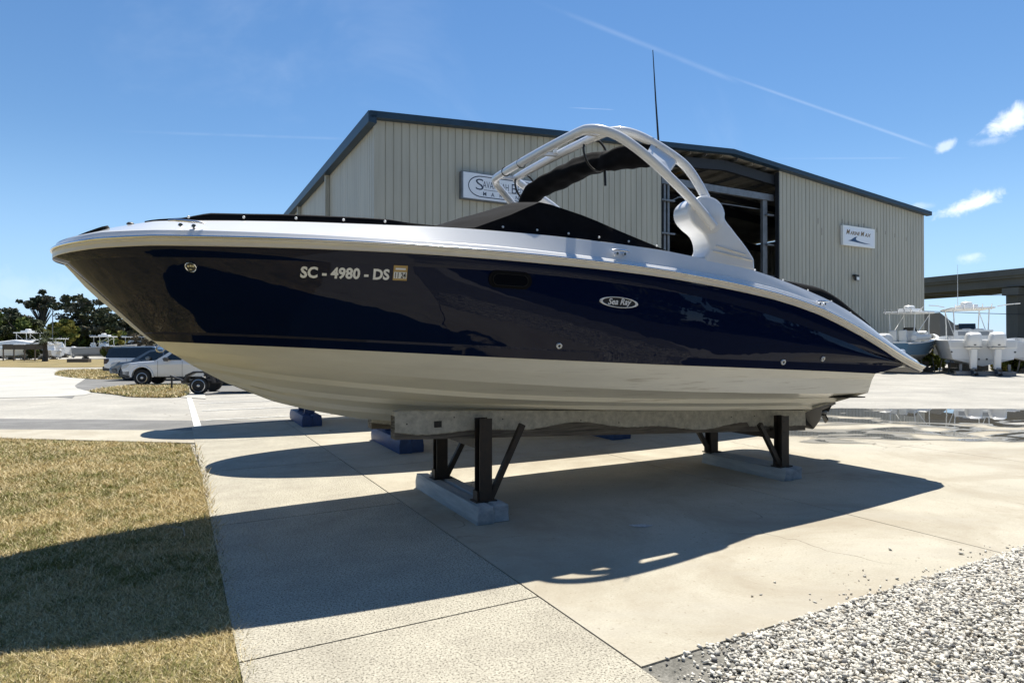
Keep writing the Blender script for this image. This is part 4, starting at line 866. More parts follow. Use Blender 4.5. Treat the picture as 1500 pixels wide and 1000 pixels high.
# ================================================================ vegetation
def leafmat(name,c,v=.35):
    m=mat(name,c,.75,var=v,vscale=1.2); m.node_tree.nodes['Principled BSDF'].inputs['Specular IOR Level'].default_value=.25; return m
LM={'oak':leafmat('oak_leaves',(.075,.085,.042)),'oak2':leafmat('oak_leaves_pale',(.13,.125,.085)),'pine':leafmat('pine_needles',(.06,.075,.04)),'green':leafmat('green_leaves',(.12,.15,.032)),'yel':leafmat('yellow_leaves',(.30,.27,.06)),'brush':leafmat('brown_brush',(.16,.135,.09)),'palm':leafmat('palm_fronds',(.045,.06,.022))}
bark=mat('bark',(.07,.06,.05),.9,var=.4,vscale=4)
def leaves(n_cl,per,cents,rad,size,flat=.6):
    k=n_cl*per; c=np.repeat(cents[:n_cl],per,0); r=np.repeat(rad[:n_cl],per)[:,None]
    d=rng.standard_normal((k,3)); d/=np.linalg.norm(d,axis=1,keepdims=True); p=c+d*r*(rng.random((k,1))**.45)*np.array([1,1,flat])
    a=rng.standard_normal((k,3)); a/=np.linalg.norm(a,axis=1,keepdims=True); b=np.cross(a,rng.standard_normal((k,3))); b/=np.linalg.norm(b,axis=1,keepdims=True)
    s=(size*rng.uniform(.5,1.4,k))[:,None]
    V=np.stack([p-a*s-b*s*.3,p+a*s-b*s*.5,p+a*s*.7+b*s*.6,p-a*s*.6+b*s*.5],1); return V.reshape(-1,3)
def tree(name,x,y,H,rx,base,kinds,ncl,per,size,label,cat='tree',group=None,trunk=.3,flat=.6,crown='round',lean=0):
    e=thing(name,(x,y,-.06),0,label,cat,group); top=H; cz=(base+top)/2; hz=(top-base)/2
    d=rng.standard_normal((ncl,3)); d/=np.linalg.norm(d,axis=1,keepdims=True); rr=rng.random((ncl,1))**.38
    C=d*rr*np.array([rx,rx*.8,hz])+np.array([lean,0,cz]); 
    if crown=='umbrella': C[:,2]=cz+np.abs(C[:,2]-cz)*.9*(1-.5*(np.hypot(C[:,0],C[:,1])/rx)**2)+ (rng.random(ncl)-.5)*hz*.6
    Rr=rng.uniform(.10,.24,ncl)*max(rx,hz)
    if name not in('bush','shrub'):
        q=MB(); hh=base+hz*.7; q.tube(spline([(0,0,0),(lean*.3+.1*trunk,0,hh*.35),(lean*.6-.2*trunk,0,hh*.7),(lean,0,hh)],4),[trunk*(1-.65*i/12) for i in range(13)],8)
        t=q.build('trunk',bark,e,50); q=MB()
        for i in range(min(ncl,26)):
            c=C[i]; h0=min(max(base*.75,c[2]*.55),hh*.98); f=h0/hh; q.tube([(lean*f,0,h0),(c[0]*.5+lean*.3,c[1]*.5,(h0+c[2])/2+.04*H*.3),tuple(c)],[trunk*.34,trunk*.22,trunk*.08],5)
        q.build('limbs',bark,e,50)
    parts=len(kinds)
    V=leaves(ncl,per,C,Rr,size,flat); F=np.arange(len(V)).reshape(-1,4); mi=np.repeat(rng.integers(0,parts,ncl),per)
    o=rawmesh('crown',V,F,[LM[k] for k in kinds],mi); o.parent=e; return e
def at(px,Y): return ((px-750)/915*Y,Y)
def hgt(py,Y): return 1.7+(506-py)/915*Y
TG='trees along the far left edge of the lot'
# the tall back row
for (px,Y,py,rxp,bp,kn_,lab,cr) in (
 (62,118,429,30,470,('pine','oak2'),'tall thin pine with an open flat crown, left of the big oak','umbrella'),
 (128,112,424,46,505,('oak','oak2','oak'),'big dark oak, the tallest tree above the stored boats',''),
 (178,108,445,36,505,('oak','oak2'),'dark oak with grey moss, beside the bow of the navy boat',''),
 (12,125,452,40,500,('oak2','oak'),'grey brown wooded crown at the far left edge',''),
 (28,104,462,34,505,('green','oak'),'broad green tree in front at the far left',''),
 (92,102,468,20,505,('green','yel'),'yellow green tree between the pine and the big oak',''),
 (-25,104,455,40,505,('green','oak'),'green tree cut by the left edge of the view',''),
 (215,120,468,30,505,('brush','oak2'),'sparse brown tree just left of the bow keel',''),
 (250,118,462,34,505,('oak','brush'),'dark tree mostly behind the bow keel',''),
 (300,118,462,34,505,('oak','green'),'dark green tree hidden behind the fore hull',''),
 (350,118,464,34,505,('oak2','green'),'mossy tree hidden behind the fore hull','')):
    x,y=at(px,Y); tree('tree',x,y,hgt(py,Y),rxp/915*Y,max(1.,hgt(bp,Y)),kn_,80 if cr=='' else 44,90 if cr=='' else 75,.25,lab,trunk=.42,crown=cr,flat=.55)
for (px,Y,py,rxp,kn_,lab) in ((168,92,481,21,('yel','green'),'small bright yellow green tree beside the stored boats'),(206,90,488,22,('brush','brush'),'brown leafless thicket behind the parked trucks'),(242,90,486,24,('brush','oak'),'brown thicket partly behind the hull'),(158,78,507,9,('green','brush'),'green shrub growing in front of the grey stored boat'),(49,72,507,10,('green','oak'),'round dark shrub left of the cabbage palm')):
    x,y=at(px,Y); tree('shrub',x,y,hgt(py,Y),rxp/915*Y,.2,kn_,26,80,.20,lab,cat='shrub',flat=.8)
# cabbage palm
def palm(px,Y,H,label):
    x,y=at(px,Y); e=thing('palm_tree',(x,y,-.06),0,label,'palm'); q=MB(); q.tube([(0,0,0),(.05,0,H*.35),(-.03,0,H*.7),(0,0,H)],[.30,.24,.22,.25],10); q.build('trunk',bark,e,50)
    q=MB()
    for i in range(38):
        a=rng.uniform(0,2*math.pi); el=rng.uniform(-.7,1.2); L_=rng.uniform(1.1,1.7); dv=Vector((math.cos(a)*math.cos(el),math.sin(a)*math.cos(el),math.sin(el))); c=Vector((0,0,H))+dv*L_*.55
        for j in range(9):
            b=(j-4)/4*1.1; sd=dv.cross(Vector((0,0,1))).normalized(); dd=(dv*math.cos(b)+sd*math.sin(b)).normalized(); p=c+dd*.85-Vector((0,0,.22)); n_=dd.cross(Vector((0,0,1))).normalized()*.05; q.add([c-n_,c+n_,p],[(0,1,2)])
        q.tube([(0,0,H),c],[.03,.015],4)
    q.build('fronds',LM['palm'],e,fix=False); return e
palm(66,66,2.5,'squat cabbage palm at the edge of the grass by the stored boats')
# bushes at the right
for (x,y,h,r,kn_,lab) in ((26.3,41.2,2.2,1.9,('green','oak'),'dark green bush between the two centre console boats'),(28.0,42.5,1.6,1.4,('yel','green'),'low olive bush just left of the twin engine boat'),(32.2,41.,1.5,1.5,('yel','green'),'olive bush right of the twin engine boat'),(34.5,41.5,1.7,1.8,('green','yel'),'olive bush at the right edge of the view'),(24.2,41.0,1.7,1.3,('oak','green'),'dark bush under the bow of the blue centre console boat')):
    tree('bush',x,y,h,r,.05,kn_,26,90,.13,lab,cat='bush',flat=.9)
# unseen tree belt added behind the camera to darken the glossy hull's reflection, and one dark thicket below the far trees
def belt(name,spots,kinds,size,per):
    C=[];Rr=[]
    for x,y,h,r in spots:
        for _ in range(30): C.append((x+rng.uniform(-r,r),y+rng.uniform(-r,r)*.5,rng.uniform(.1,1)*h)); Rr.append(rng.uniform(.22,.38)*r)
    V=leaves(len(C),per,np.array(C),np.array(Rr),size,.8); F=np.arange(len(V)).reshape(-1,4); mi=np.repeat(rng.integers(0,len(kinds),len(C)),per)
    o=rawmesh(name,V,F,[LM[k] for k in kinds],mi); o['kind']='stuff'; return o
belt('added_mirror_trees',[(-26,-22,11,6),(-15,-27,12,6.5),(-5,-15,8,5),(3,-11,8,4.5),(10,-10,9,5),(18,-9,10,5.5),(27,-12,11,6),(-36,-12,11,6),(20,-3,8,4),(21,2,7.5,3.4),(20,5.6,6.5,2.4)],('oak','oak'),.42,85)
belt('thicket',[(*at(px,112),hgt(488,112)+rng.uniform(-.5,1),2.6) for px in range(-60,380,24)],('oak','green','oak'),.28,75)
# chain fence / posts
fp=mat('weathered_post',(.12,.10,.08),.9)
def at3(px,Y,z=0): a=at(px,Y); return Vector((a[0],a[1],z))
e=thing('timber_fence',at3(5,68),0,'low timber fence with posts at the left in front of the white boats','fence')
for i in range(5):
    q=MB(); q.box((i*1.15,0,.8),(.10,.10,1.6)); q.build('post',fp,e)
q=MB(); q.box((2.3,0,1.5),(4.8,.06,.55)); q.build('rail',fp,e)
q=MB(); q.box((0,0,.16),(2.1,.5,.34)); o=q.build('drain_beam',fp,loc=at3(116,62)); tag(o,'dark timber beam lying on the dry grass before the stored boats','timber')
q=MB(); q.tube([(0,0,0),(0,0,7.5)],.07,6); tag(q.build('flag_pole',galv,loc=at3(77,100)),'thin grey pole standing left of the big oak','pole')
# ================================================================ vehicles
carw=mat('car_white',(.72,.73,.74),.25,coat=.8,crough=.03); plast=mat('grey_plastic',(.06,.062,.066),.6); lens_c=mat('headlamp_lens',(.45,.47,.48),.12,coat=.6); lens_r=mat('tail_lens',(.035,.012,.012),.3); cars=mat('car_silver',(.13,.15,.17),.28,metal=.3,coat=.7); cark=mat('car_black',(.012,.013,.016),.2,coat=.8)
def wheel(par,x,y,r,w=.24,spokes=6,side=-1,rimk=.62):
    e=bpy.data.objects.new('wheel',None); COL.objects.link(e); e.parent=par; e.location=(x,y,r); Q=Matrix.Rotation(R(90),4,'X')
    q=MB(); q.lathe([(r*rimk,-w/2),(r*.93,-w/2),(r,-w*.36),(r,w*.36),(r*.93,w/2),(r*rimk,w/2)],28,M=Q); q.build('tyre',M['tyre'],e,40)
    q=MB(); s=side*(w/2-.015); q.lathe([(.001,0),(r*.20,0),(r*.22,.02),(r*rimk*.95,.045),(r*rimk,.05),(r*rimk,.08)] ,24,M=Matrix.Rotation(R(-90*side),4,'X') ,c=(0,s*.72,0)) if False else None
    q.lathe([(r*rimk*.99,0),(r*rimk*1.0,.02),(r*rimk*.90,.025),(r*rimk*.86,-.03),(r*rimk*.86,-.05)],24,M=Matrix.Rotation(R(-90*side) if False else R(90)*(-side) if False else R(90),4,'X'),c=(0,s,0))
    for k in range(spokes):
        a=2*math.pi*k/spokes; m_=Matrix.Rotation(a,4,'Y'); c=m_@Vector((r*rimk*.5,0,0)); q.box((c.x,s-side*.01,c.z),(r*rimk*.95,.03,r*.16),M=m_)
    q.lathe([(r*.17,-.02),(r*.17,.02),(r*.10,.03)],16,M=Matrix.Rotation(R(90),4,'X'),c=(0,s,0)); q.build('rim',M['chrome'],e,40)
    q=MB(); q.lathe([(r*rimk*.95,-.01),(r*rimk*.95,.01)],24,M=Matrix.Rotation(R(90),4,'X'),c=(0,s-side*.06,0)); q.build('brake_disc',M['dark'],e)
    return e
def archpoly(cx,r,z0,n=9): return [(cx-r*math.cos(a),z0+r*math.sin(a)) for a in np.linspace(0.05,math.pi-.05,n)]
def vehicle(loc,rz,label,kind):
    """front towards -x"""
    e=thing('pickup_truck' if kind=='pickup' else 'parked_car',loc,rz,label,'pickup truck' if kind=='pickup' else 'car')
    W_=.92; r=.385
    pc=carw if kind in('pickup','suvw') else cars
    if kind=='pickup':
        x0,x1=0,5.3; fw,rw=.92,4.15
        body=[(x0,.52),(x0,.80),(.05,.98),(.20,1.06),(.8,1.14),(1.45,1.18),(1.62,1.20),(5.25,1.20),(5.3,1.1),(5.3,.55)]+archpoly(rw,.47,.45)[::-1]+[(3.6,.42),(1.5,.42)]+archpoly(fw,.47,.45)[::-1]+[(.30,.42)]
        gh=[(1.45,1.17),(2.30,1.74),(2.60,1.78),(3.55,1.76),(3.70,1.68),(3.82,1.19)]; win=[[(1.86,1.22),(2.36,1.66),(2.66,1.69),(2.68,1.22)],[(2.76,1.22),(2.74,1.69),(3.44,1.68),(3.60,1.22)]]
    elif kind=='suvw':
        x0,x1=0,5.2; fw,rw=.95,4.05
        body=[(x0,.50),(x0,.85),(.15,1.08),(1.3,1.18),(1.5,1.22),(5.08,1.24),(5.2,1.05),(5.2,.62)]+archpoly(rw,.47,.45)[::-1]+[(3.5,.42),(1.5,.42)]+archpoly(fw,.47,.45)[::-1]+[(.3,.42)]
        gh=[(1.4,1.2),(2.15,1.78),(2.5,1.86),(4.8,1.84),(5.0,1.75),(5.12,1.23)]; win=[[(1.75,1.25),(2.3,1.74),(2.9,1.77),(2.95,1.25)],[(3.02,1.25),(2.98,1.77),(3.8,1.77),(3.85,1.25)],[(3.92,1.25),(3.88,1.77),(4.78,1.74),(4.95,1.25)]]
    else:
        x0,x1=0,4.8; fw,rw=.90,3.75
        body=[(x0,.50),(x0,.82),(.15,1.0),(1.15,1.12),(1.3,1.16),(4.68,1.2),(4.8,1.0),(4.8,.6)]+archpoly(rw,.45,.43)[::-1]+[(3.2,.38),(1.4,.38)]+archpoly(fw,.45,.43)[::-1]+[(.3,.38)]
        gh=[(1.05,1.12),(1.95,1.70),(2.3,1.78),(4.3,1.74),(4.5,1.66),(4.72,1.19)]; win=[[(1.42,1.18),(2.05,1.62),(2.7,1.68),(2.75,1.18)],[(2.83,1.18),(2.78,1.68),(3.6,1.67),(3.65,1.18)],[(3.72,1.18),(3.68,1.67),(4.25,1.63),(4.5,1.18)]]
    q=MB(); q.prism(body,-W_,W_,bev=.07); b=q.build('body',pc,e,35)
    q=MB(); q.prism(gh,-W_,W_,inset=[(-W_+.02,.0),(-W_+.12,.0),(-W_+.2,-.01),(W_-.2,-.01),(W_-.12,0),(W_-.02,0)] ); 
    # tumblehome
    q.v=[(x,y*(1-.17*max(0,(z-1.2)/.6)),z) for x,y,z in q.v]
    cab=q.build('cabin',(cark if kind=='suvw' else pc),e,35)
    tb=lambda y,z:y*(1-.17*max(0,(z-1.2)/.6))
    for sg in (-1,1):
        for w in win:
            q=MB(); yy=sg*(W_-.02+.006); q.add([(x,tb(yy,z)+sg*.004,z) for x,z in w],[tuple(range(len(w)))]); q.build('side_window',M['glass'],cab,fix=False)
    # windscreen and rear glass
    a,b_=gh[0],gh[1]; 
    def gl(a,b_,nm,o):
        q=MB(); f=lambda t:(a[0]+(b_[0]-a[0])*t+o,a[1]+(b_[1]-a[1])*t+.012); p,r2=f(.10),f(.93)
        q.add([(p[0],-tb(W_-.14,p[1]),p[1]),(p[0],tb(W_-.14,p[1]),p[1]),(r2[0],tb(W_-.16,r2[1]),r2[1]),(r2[0],-tb(W_-.16,r2[1]),r2[1])],[(0,1,2,3)]); q.build(nm,M['glass'],cab,fix=False)
    gl(gh[0],gh[1],'windscreen',-.012); gl(gh[-1],gh[-2],'rear_window',.014)
    # bumpers, lamps, arches
    q=MB(); q.prism([(-.06,.42),(-.09,.60),(-.05,.74),(.40,.74),(.38,.42)],-W_+.0,W_-.0,bev=.05); q.build('front_bumper',plast if kind!='suv' else pc,e,40)
    q=MB(); q.prism([(x1-.25,.50),(x1-.25,.70),(x1+.10,.70),(x1+.12,.52)],-W_+.03,W_-.03,bev=.04); q.build('rear_bumper',M['chrome'] if kind=='pickup' else plast,e,40)
    q=MB(); q.box((-.0,0,.86),(.05,.95,.20)); q.build('grille',plast,e)
    for sg in (-1,1):
        q=MB(); q.prism([(-.012,.80),(.03,1.0),(.16,1.055),(.42,1.07),(.30,.93),(.16,.82)],min(sg*(W_-.28),sg*(W_+.008)),max(sg*(W_-.28),sg*(W_+.008)),bev=.02); q.build('headlight',lens_c,e,40)
        q=MB(); q.prism([(x1-.16,.86),(x1+.012,.84),(x1+.0,1.16),(x1-.30,1.17),(x1-.30,1.02)],min(sg*(W_-.18),sg*(W_+.006)),max(sg*(W_-.18),sg*(W_+.006)),bev=.01); q.build('tail_light',lens_r,e,40)
        for cx in (fw,rw):
            q=MB(); P=[(cx+rr*math.cos(a),.44+rr*math.sin(a)) for rr,seq in ((.53,np.linspace(-.05,math.pi+.05,17)),(.455,np.linspace(math.pi+.05,-.05,17))) for a in seq]; q.prism(P,min(sg*(W_-.06),sg*(W_+.028)),max(sg*(W_-.06),sg*(W_+.028)),bev=.012); q.build('wheel_arch',pc,e,40)
            wheel(e,cx,sg*(W_-.12),r,side=sg)
        q=MB(); q.prism([(1.95,1.17),(1.90,1.30),(2.0,1.36),(2.12,1.34),(2.12,1.17)],min(sg*(W_+.03),sg*(W_+.2)),max(sg*(W_+.03),sg*(W_+.2)),bev=.03); q.build('mirror',plast if kind=='pickup' else pc,e,40)
        for xs in ((1.62,2.72,3.72) if kind=='pickup' else (1.6,2.98,3.88)):
            q=MB(); q.box((xs,sg*(W_+.0005),.80),(.012,.006,.74)); q.build('door_seam',M['black'],e)
        for xs in ((2.58,3.55) if kind=='pickup' else (2.8,3.7)):
            q=MB(); q.box((xs,sg*(W_+.012),1.02),(.16,.02,.03)); q.build('door_handle',pc,e)
    q=MB(); q.box((2.5,0,.60),(4.6,1.5,.32)); q.build('chassis',M['black'],e)
    if kind!='pickup':
        for sg in (-1,1):
            q=MB(); q.tube([(2.3,sg*.62,1.83),(2.4,sg*.62,1.90),(4.3,sg*.62,1.88),(4.4,sg*.62,1.80)],.022,8); q.build('roof_rail',M['chrome'],e,50)
    else:
        q=MB(); q.box((4.5,0,1.205),(1.5,1.6,.02)); q.build('bed_floor',plast,e)
    return e
e=vehicle((-16.3,26.7,-.03),R(7),'white pickup truck nearest the navy boat, nose to the left','pickup'); e.scale=(.88,)*3
e=vehicle((-19.2,30.5,-.03),R(7),'dark silver car with roof rails parked just behind the white pickup truck','suv'); e.scale=(.85,)*3
e=vehicle((-16.6,33.2,-.03),R(3+180),'white and black truck turned away, tail lamp and tow hitch at its left end','suvw'); e.scale=(.86,)*3
q=MB(); q.box((5.48,0,.45),(.5,.10,.10)); q.box((5.74,0,.52),(.06,.10,.20)); q.box((5.66,-.5,.58),(.10,.3,.2)); q.build('tow_hitch',plast,e)
# small trailer with an alloy wheel, loaded low
tr=thing('utility_trailer',(-11.65,22.2,-.03),R(9),'low black utility trailer with a spoked alloy wheel, half hidden under the bow','trailer')
wheel(tr,.75,-.75,.30,spokes=8,side=-1,rimk=.74); wheel(tr,.75,.75,.30,spokes=8,side=1,rimk=.74)
for y in (-.55,.55):
    q=MB(); q.box((1.9,y,.42),(3.6,.08,.10)); q.build('frame',M['dark'],tr)
for x in (.2,1.3,2.4,3.5):
    q=MB(); q.box((x,0,.43),(.07,1.1,.07)); q.build('crossmember',M['dark'],tr)
q=MB(); q.prism([(.25,.40),(.35,.68),(.60,.80),(.95,.80),(1.2,.66),(1.3,.40),(1.24,.40),(1.12,.62),(.92,.74),(.62,.74),(.42,.62),(.33,.40)],-.92,-.58); q.build('fender',M['dark'],tr)
q=MB(); q.box((2.4,0,.68),(2.2,1.0,.42)); q.box((1.6,-.1,.95),(.6,.7,.3)); q.build('load',M['canvas'],tr)
q=MB(); q.beam((.1,-.4,.45),(-.35,-.3,.62),.06,.06); q.beam((-.30,-.3,.2),(-.30,-.3,.62),.05,.05); q.build('tongue',M['dark'],tr)
q=MB(); q.box((3.6,-.6,.35),(.25,.25,.5)); q.box((3.95,-.55,.3),(.25,.25,.45)); q.build('blue_crate',bluep,tr)
# ================================================================ other boats
hull_wh=mat('white_hull',(.78,.79,.79),.28,coat=.4); hull_bl=mat('blue_hull',(.10,.20,.30),.25,coat=.5); hull_gr=mat('grey_hull',(.24,.26,.28),.3,coat=.4); seatm=mat('seat_vinyl',(.70,.70,.68),.55); afoul=mat('hull_bottom_grey',(.60,.61,.61),.5)  # afoul is an even grey for the hull bottoms
def sb_hull(e,L_,B_,zk,zc,zs,mside,mbot,mdeck,rise=.35,z0=0):
    """bow towards +x, stern at 0"""
    n=30; F={k:[] for k in('keel','ch','sh','in')}
    for i in range(n):
        t=i/(n-1); x=L_*t; bb=B_/2*(1-max(0,(t-.45)/.55)**2.6); bc=B_/2*.86*(1-max(0,(t-.30)/.66)**2.0 if t<.96 else 0); bc=max(bc,0)
        zz=zs+rise*t**2; k=zk+(zz-zk)*max(0,(t-.72)/.28)**2.4; c=zc+(zz-zc)*.62*max(0,(t-.35)/.65)**1.9
        F['keel'].append((x*(.985 if t>.7 else 1),0,k)); F['ch'].append((x*.99,bc,max(c,k))); F['sh'].append((x+.02*t*L_*0,bb,zz)); F['in'].append((x,max(bb-.16,0),zz+.02))
    bt=MB();sd=MB();dk=MB()
    for sg in(-1,1):
        r=lambda k,dz=0:[Vector((p[0],sg*p[1],p[2]+dz)) for p in F[k]]
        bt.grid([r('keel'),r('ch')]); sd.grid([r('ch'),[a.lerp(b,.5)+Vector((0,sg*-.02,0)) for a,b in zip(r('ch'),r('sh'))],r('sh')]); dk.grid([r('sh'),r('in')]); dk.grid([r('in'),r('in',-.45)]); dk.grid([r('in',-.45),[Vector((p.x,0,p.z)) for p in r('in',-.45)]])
        rr=MB(); rr.tube([p+Vector((0,sg*.01,-.02)) for p in r('sh')],.03,6); 
        rr.build('rub_strip',M['white'],e,50)
    a=F['keel'][0],F['ch'][0],F['sh'][0]
    bt.add([(0,0,a[0][2]),(0,a[1][1],a[1][2]),(0,-a[1][1],a[1][2])],[(0,1,2)]); sd.add([(0,-a[1][1],a[1][2]),(0,a[1][1],a[1][2]),(0,a[2][1],a[2][2]),(0,-a[2][1],a[2][2])],[(0,1,2,3)])
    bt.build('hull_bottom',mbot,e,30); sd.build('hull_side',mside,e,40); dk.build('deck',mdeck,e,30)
def outboard(e,x,y,zt,s=1.0,cover=False):
    o=MB(); c=[(0,.10),(.04,.55),(.10,.74),(.30,.84),(.58,.84),(.72,.74),(.74,.50),(.66,.22),(.55,.10)]
    o.prism([(x-a*s,zt+b*s) for a,b in c],y-.27*s,y+.27*s,bev=.13*s); ob=o.build('outboard_cowl',seatm if cover else M['white'],e,45)
    q=MB(); q.prism([(x-a*s,zt+b*s) for a,b in [(.14,.12),(.60,.12),(.52,-.30),(.48,-.72),(.26,-.72),(.20,-.30)]],y-.12*s,y+.12*s,bev=.04); q.build('midsection',M['white'],ob,45)
    q=MB(); q.prism([(x-a*s,zt+b*s) for a,b in [(.16,-.70),(.72,-.66),(.74,-.71),(.60,-.78),(.62,-.92),(.40,-1.12),(.34,-.94),(.12,-.88)]],y-.06*s,y+.06*s,bev=.02); q.lathe([(.04,-.25*s),(.07*s,0),(.05,.2*s)],10,c=(x-.36*s,y,zt-.86*s),M=Matrix.Rotation(R(90),4,'Y')); q.build('lower_unit',hull_gr,ob,45)
    q=MB()
    for k in range(3): a=k*2.094; q.box((x-.66*s,y+.10*math.cos(a)*s,zt-.86*s+.10*math.sin(a)*s),(.03,.11*s,.15*s),M=Matrix.Rotation(a,4,'X')@Matrix.Rotation(R(35),4,'Y'))
    q.build('propeller',M['dark'],ob)
    q=MB(); q.box((x-.70*s,y,zt+.30*s),(.02,.10,.05)); q.build('cowl_badge',plast,ob); q=MB(); q.box((x-.36*s,y,zt+.205*s),(.66*s,.53*s,.018)); q.build('cowl_seam',plast,ob)
    return ob
def ttop(e,x0,x1,w,zd,zt,radar=True):
    for sx,xx in ((0,x0+.25),(1,x1-.25)):
        for sg in (-1,1):
            q=MB(); q.tube([(xx+(.15 if sx else -.1),sg*w*.36,zd),(xx,sg*w*.38,(zd+zt)/2),(xx,sg*w*.40,zt)],.032,8); q.build('top_pole',M['white'],e,50)
    for sg in (-1,1):
        q=MB(); q.tube([(x0+.25,sg*w*.37,zd+.3),(x1-.25,sg*w*.40,zt-.1)],.022,6); q.build('brace',M['white'],e,50)
    q=MB(); q.prism([(x0-.2,-w/2+.1),(x0-.1,-w/2),(x1,-w/2),(x1+.25,-w/2+.25),(x1+.25,w/2-.25),(x1,w/2),(x0-.1,w/2),(x0-.2,w/2-.1)],zt,zt+.10,bev=.04,ax='z'); q.build('hard_top',M['white'],e,40)
    if radar:
        q=MB(); q.prism([(x0+.6,-.42),(x1-.4,-.42),(x1-.4,.42),(x0+.6,.42)],zt+.10,zt+.30,bev=.05,ax='z'); q.lathe([(.24,zt+.30),(.30,zt+.34),(.30,zt+.44),(.22,zt+.50)],18,c=((x0+x1)/2,0,0)); q.build('radar_dome',M['white'],e,40)
    for i in range(5):
        q=MB(); yy=-w*.4+w*.2*i; q.tube([(x0-.18,yy,zt-.05),(x0-.30,yy,zt+.26)],.025,6); q.build('rod_holder',M['steel'],e,50)
def console(e,x,zd,zt,w=.95):
    q=MB(); q.prism([(x-.35,zd-.5),(x-.40,zd+.55),(x-.1,zd+.65),(x+.45,zd+.5),(x+.75,zd-.5)],-w/2,w/2,bev=.06); q.build('console',M['white'],e,40)
    q=MB(); q.prism([(x-.08,zd+.60),(x+.02,zt-.15),(x+.06,zt-.15),(x+.30,zd+.52)],-w/2+.05,w/2-.05,bev=.01); q.build('console_screen',M['glass'],e)
    for sg in (-1,1):
        q=MB(); q.prism([(x-1.35,zd-.05),(x-1.42,zd+.62),(x-1.30,zd+.66),(x-1.20,zd+.10),(x-.85,zd+.08),(x-.85,zd-.05)],sg*.30-.24,sg*.30+.24,bev=.05); q.build('helm_seat',seatm,e,40)
    q=MB(); q.box((x-1.15,0,zd-.28),(.6,1.1,.46)); q.build('leaning_post',M['white'],e)
def trailer_stand(e,xs,w,zk):
    for x in xs:
        q=MB(); q.box((x,0,zk*.22),(.32,w,zk*.42)); q.box((x,0,zk*.7),(.2,w*.6,zk*.5)); q.build('keel_block',oldwood,e)
        for sg in(-1,1):
            q=MB(); q.tube([(x,sg*w*.62,0),(x,sg*w*.52,zk+.25)],.035,6); q.build('jack_leg',galv,e)
# twin engine boat, stern towards the camera
tb_=thing('centre_console_boat',(26.3,34.9,-.06),math.atan2(1,.45),'white centre console boat with two white outboards, stern towards the view at the right edge','boat')
sb_hull(tb_,8.6,3.25,.55,.95,2.02,hull_wh,afoul,M['white'],.35)
outboard(tb_,.05,-.54,1.36,1.30); outboard(tb_,.05,.54,1.36,1.30)
q=MB(); q.prism([(-.02,-1.55),(.75,-1.55),(.75,1.55),(-.02,1.55)],1.50,2.05,bev=.08,ax='z'); q.build('transom_cap',M['white'],tb_,40)
for yy in (-1.15,1.15):
    q=MB(); q.box((.0-.025,yy,1.76),(.02,.66,.30)); q.build('transom_locker',seatm,tb_)
for yy,zz in ((-1.45,1.35),(1.45,1.35),(-.18,.95),(.18,.95)):
    q=MB(); q.lathe([(.05,0),(.05,.02)],10,M=Matrix.Rotation(R(-90),4,'Y')); q.build('drain',plast,tb_,loc=(-.005,yy,zz))
console(tb_,3.4,2.05,3.2); ttop(tb_,2.2,4.9,2.2,1.9,3.88)
q=MB(); q.box((2.0,0,2.35),(.12,1.9,.55)); q.build('helm_back',seatm,tb_); q=MB(); q.box((1.93,0,2.42),(.02,1.5,.22)); q.build('back_panel',hull_gr,tb_)
for sg in (-1,1):
    q=MB(); q.tube([(2.6,sg*1.30,4.02),(2.2,sg*1.75,4.10),(1.9,sg*2.2,4.12)],.03,6); q.build('outrigger',M['white'],tb_)
q=MB(); q.tube([(3.0,.55,3.95),(2.96,.56,6.6)],[.018,.008],6); q.build('antenna',M['white'],tb_); 
trailer_stand(tb_,(.9,3.6,6.2),1.5,.62)
q=MB(); q.box((-.35,0,.16),(.5,2.7,.24)); q.box((-.35,-1.1,.42),(.12,.12,.5)); q.box((-.35,1.1,.42),(.12,.12,.5)); q.build('support_beam',galv,tb_)
# blue hulled boat, stern quarter, bow to the right and away
bb=thing('centre_console_boat',(22.9,38.0,-.06),R(31),'pale blue hulled centre console boat with one white outboard, beside the warehouse corner','boat')
sb_hull(bb,5.4,2.3,.80,1.15,1.85,hull_bl,afoul,M['white'],.62)
q=MB(); q.prism([(0,1.62),(0,1.98),(5.6,2.26),(6.45,2.36),(6.2,2.16),(4.8,1.86),(1.2,1.60)],-1.262,-1.24); 
outboard(bb,.05,0,1.45,1.18,cover=True); console(bb,2.4,2.0,3.0,.8); ttop(bb,1.3,3.5,1.9,1.9,3.72)
q=MB(); q.tube([(.9,-1.02,2.18),(2.6,-1.02,2.24)],.17,12); q.build('side_bolster',seatm,bb,50)
q=MB(); q.prism([(3.6,2.0),(3.55,2.55),(3.85,2.65),(4.2,2.5),(4.3,2.0)],-.35,.35,bev=.07); q.build('bow_seat',seatm,bb,40)
q=MB(); q.tube([(1.7,-.9,3.78),(1.4,-1.3,4.05)],.03,6); q.build('outrigger',M['white'],bb)
trailer_stand(bb,(.9,2.5,3.9),1.2,.74)
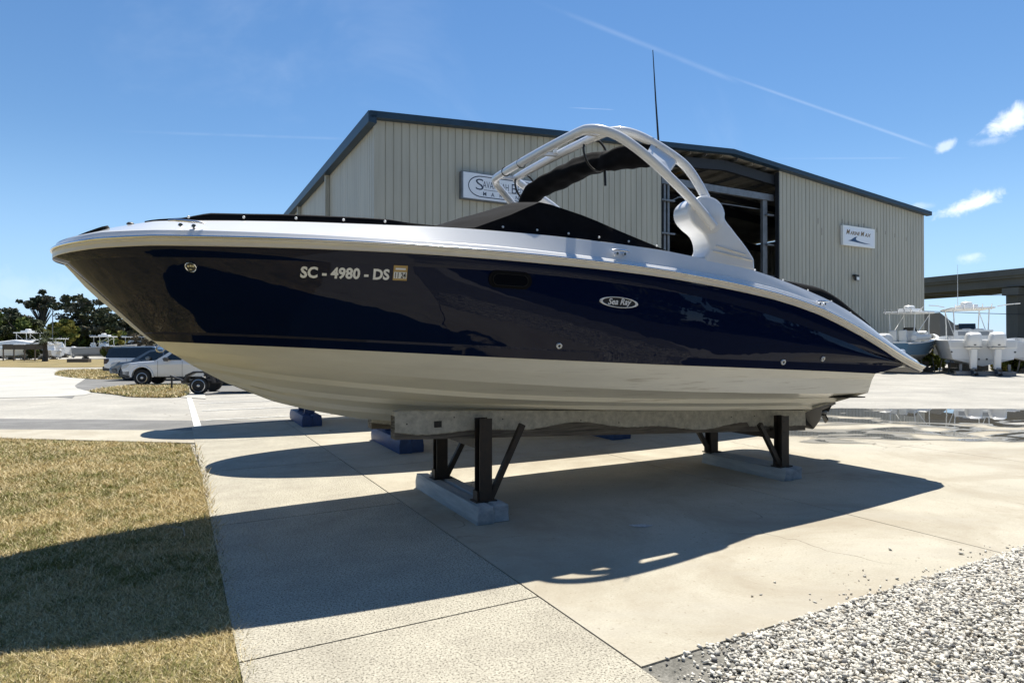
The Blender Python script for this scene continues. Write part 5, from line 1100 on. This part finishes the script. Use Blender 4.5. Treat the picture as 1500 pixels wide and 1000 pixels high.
# third boat cut by the frame
tb3=thing('motor_boat',(31.5,37.3,-.06),math.atan2(1,.6),'white boat cut off by the right edge of the view, beyond the twin engine boat','boat'); sb_hull(tb3,8,3.0,.6,1.0,1.9,hull_wh,afoul,M['white'],.35); outboard(tb3,.05,0,1.3,1.1); trailer_stand(tb3,(.9,3.6,6.2),1.5,.62)
# stored boats far left
def stored(px,Y,L_,rz,label,side,top='hard',sc=1.0,B_=2.6):
    x,y=at(px,Y); e=thing('stored_boat',(x,y,-.06),rz,label,'boat'); e.scale=(sc,)*3
    sb_hull(e,L_,B_,.35,.7,1.55,side,afoul,M['white'],.4)
    if top=='hard':
        q=MB(); q.prism([(L_*.22,1.5),(L_*.30,2.35),(L_*.52,2.3),(L_*.68,1.55)],-B_*.34,B_*.34,bev=.08); c=q.build('cabin',M['white'],e,40)
        q=MB(); q.prism([(L_*.30,1.85),(L_*.325,2.22),(L_*.51,2.18),(L_*.60,1.85)],-B_*.34-.005,B_*.34+.005); q.build('cabin_window',M['glass'],c)
        ttop(e,L_*.2,L_*.56,B_*.85,1.6,2.75,radar=False)
    elif top=='t': console(e,L_*.45,1.55,2.5,.8); ttop(e,L_*.3,L_*.6,B_*.75,1.5,2.95)
    else:
        q=MB(); q.prism([(0.1,1.5),(.2,1.95),(L_*.4,2.35),(L_*.75,1.95),(L_*.97,1.9),(L_*.9,1.6)],-B_*.42,B_*.42,bev=.25); q.build('boat_cover',M['white'],e,40)
    outboard(e,0,0,1.0,.8); trailer_stand(e,(L_*.15,L_*.55),1.2,.4); return e
stored(-14,82,8,R(10),'white covered boat at the far left edge of the storage yard',hull_wh,'cover',1.05)
stored(8,74,6.5,R(-12),'low white boat behind the timber fence',hull_wh,'cover',.8)
stored(70,84,7.5,R(160),'white boat with a tall hard top directly right of the cabbage palm',hull_wh,'t',1.15)
stored(85,76,5.5,R(170),'small white boat in front of the tall topped boat',hull_wh,'hard',.75)
stored(104,88,7,R(175),'white boat with dark screen in the middle of the storage yard',hull_wh,'hard',.95)
stored(112,80,7.6,R(8),'grey hulled boat with a white top, below the yellow green tree',hull_gr,'t',.95)
stored(168,90,7,R(12),'white boat partly hidden behind the parked vehicles',hull_wh,'hard',1.05)
# far concrete heap of pale material left
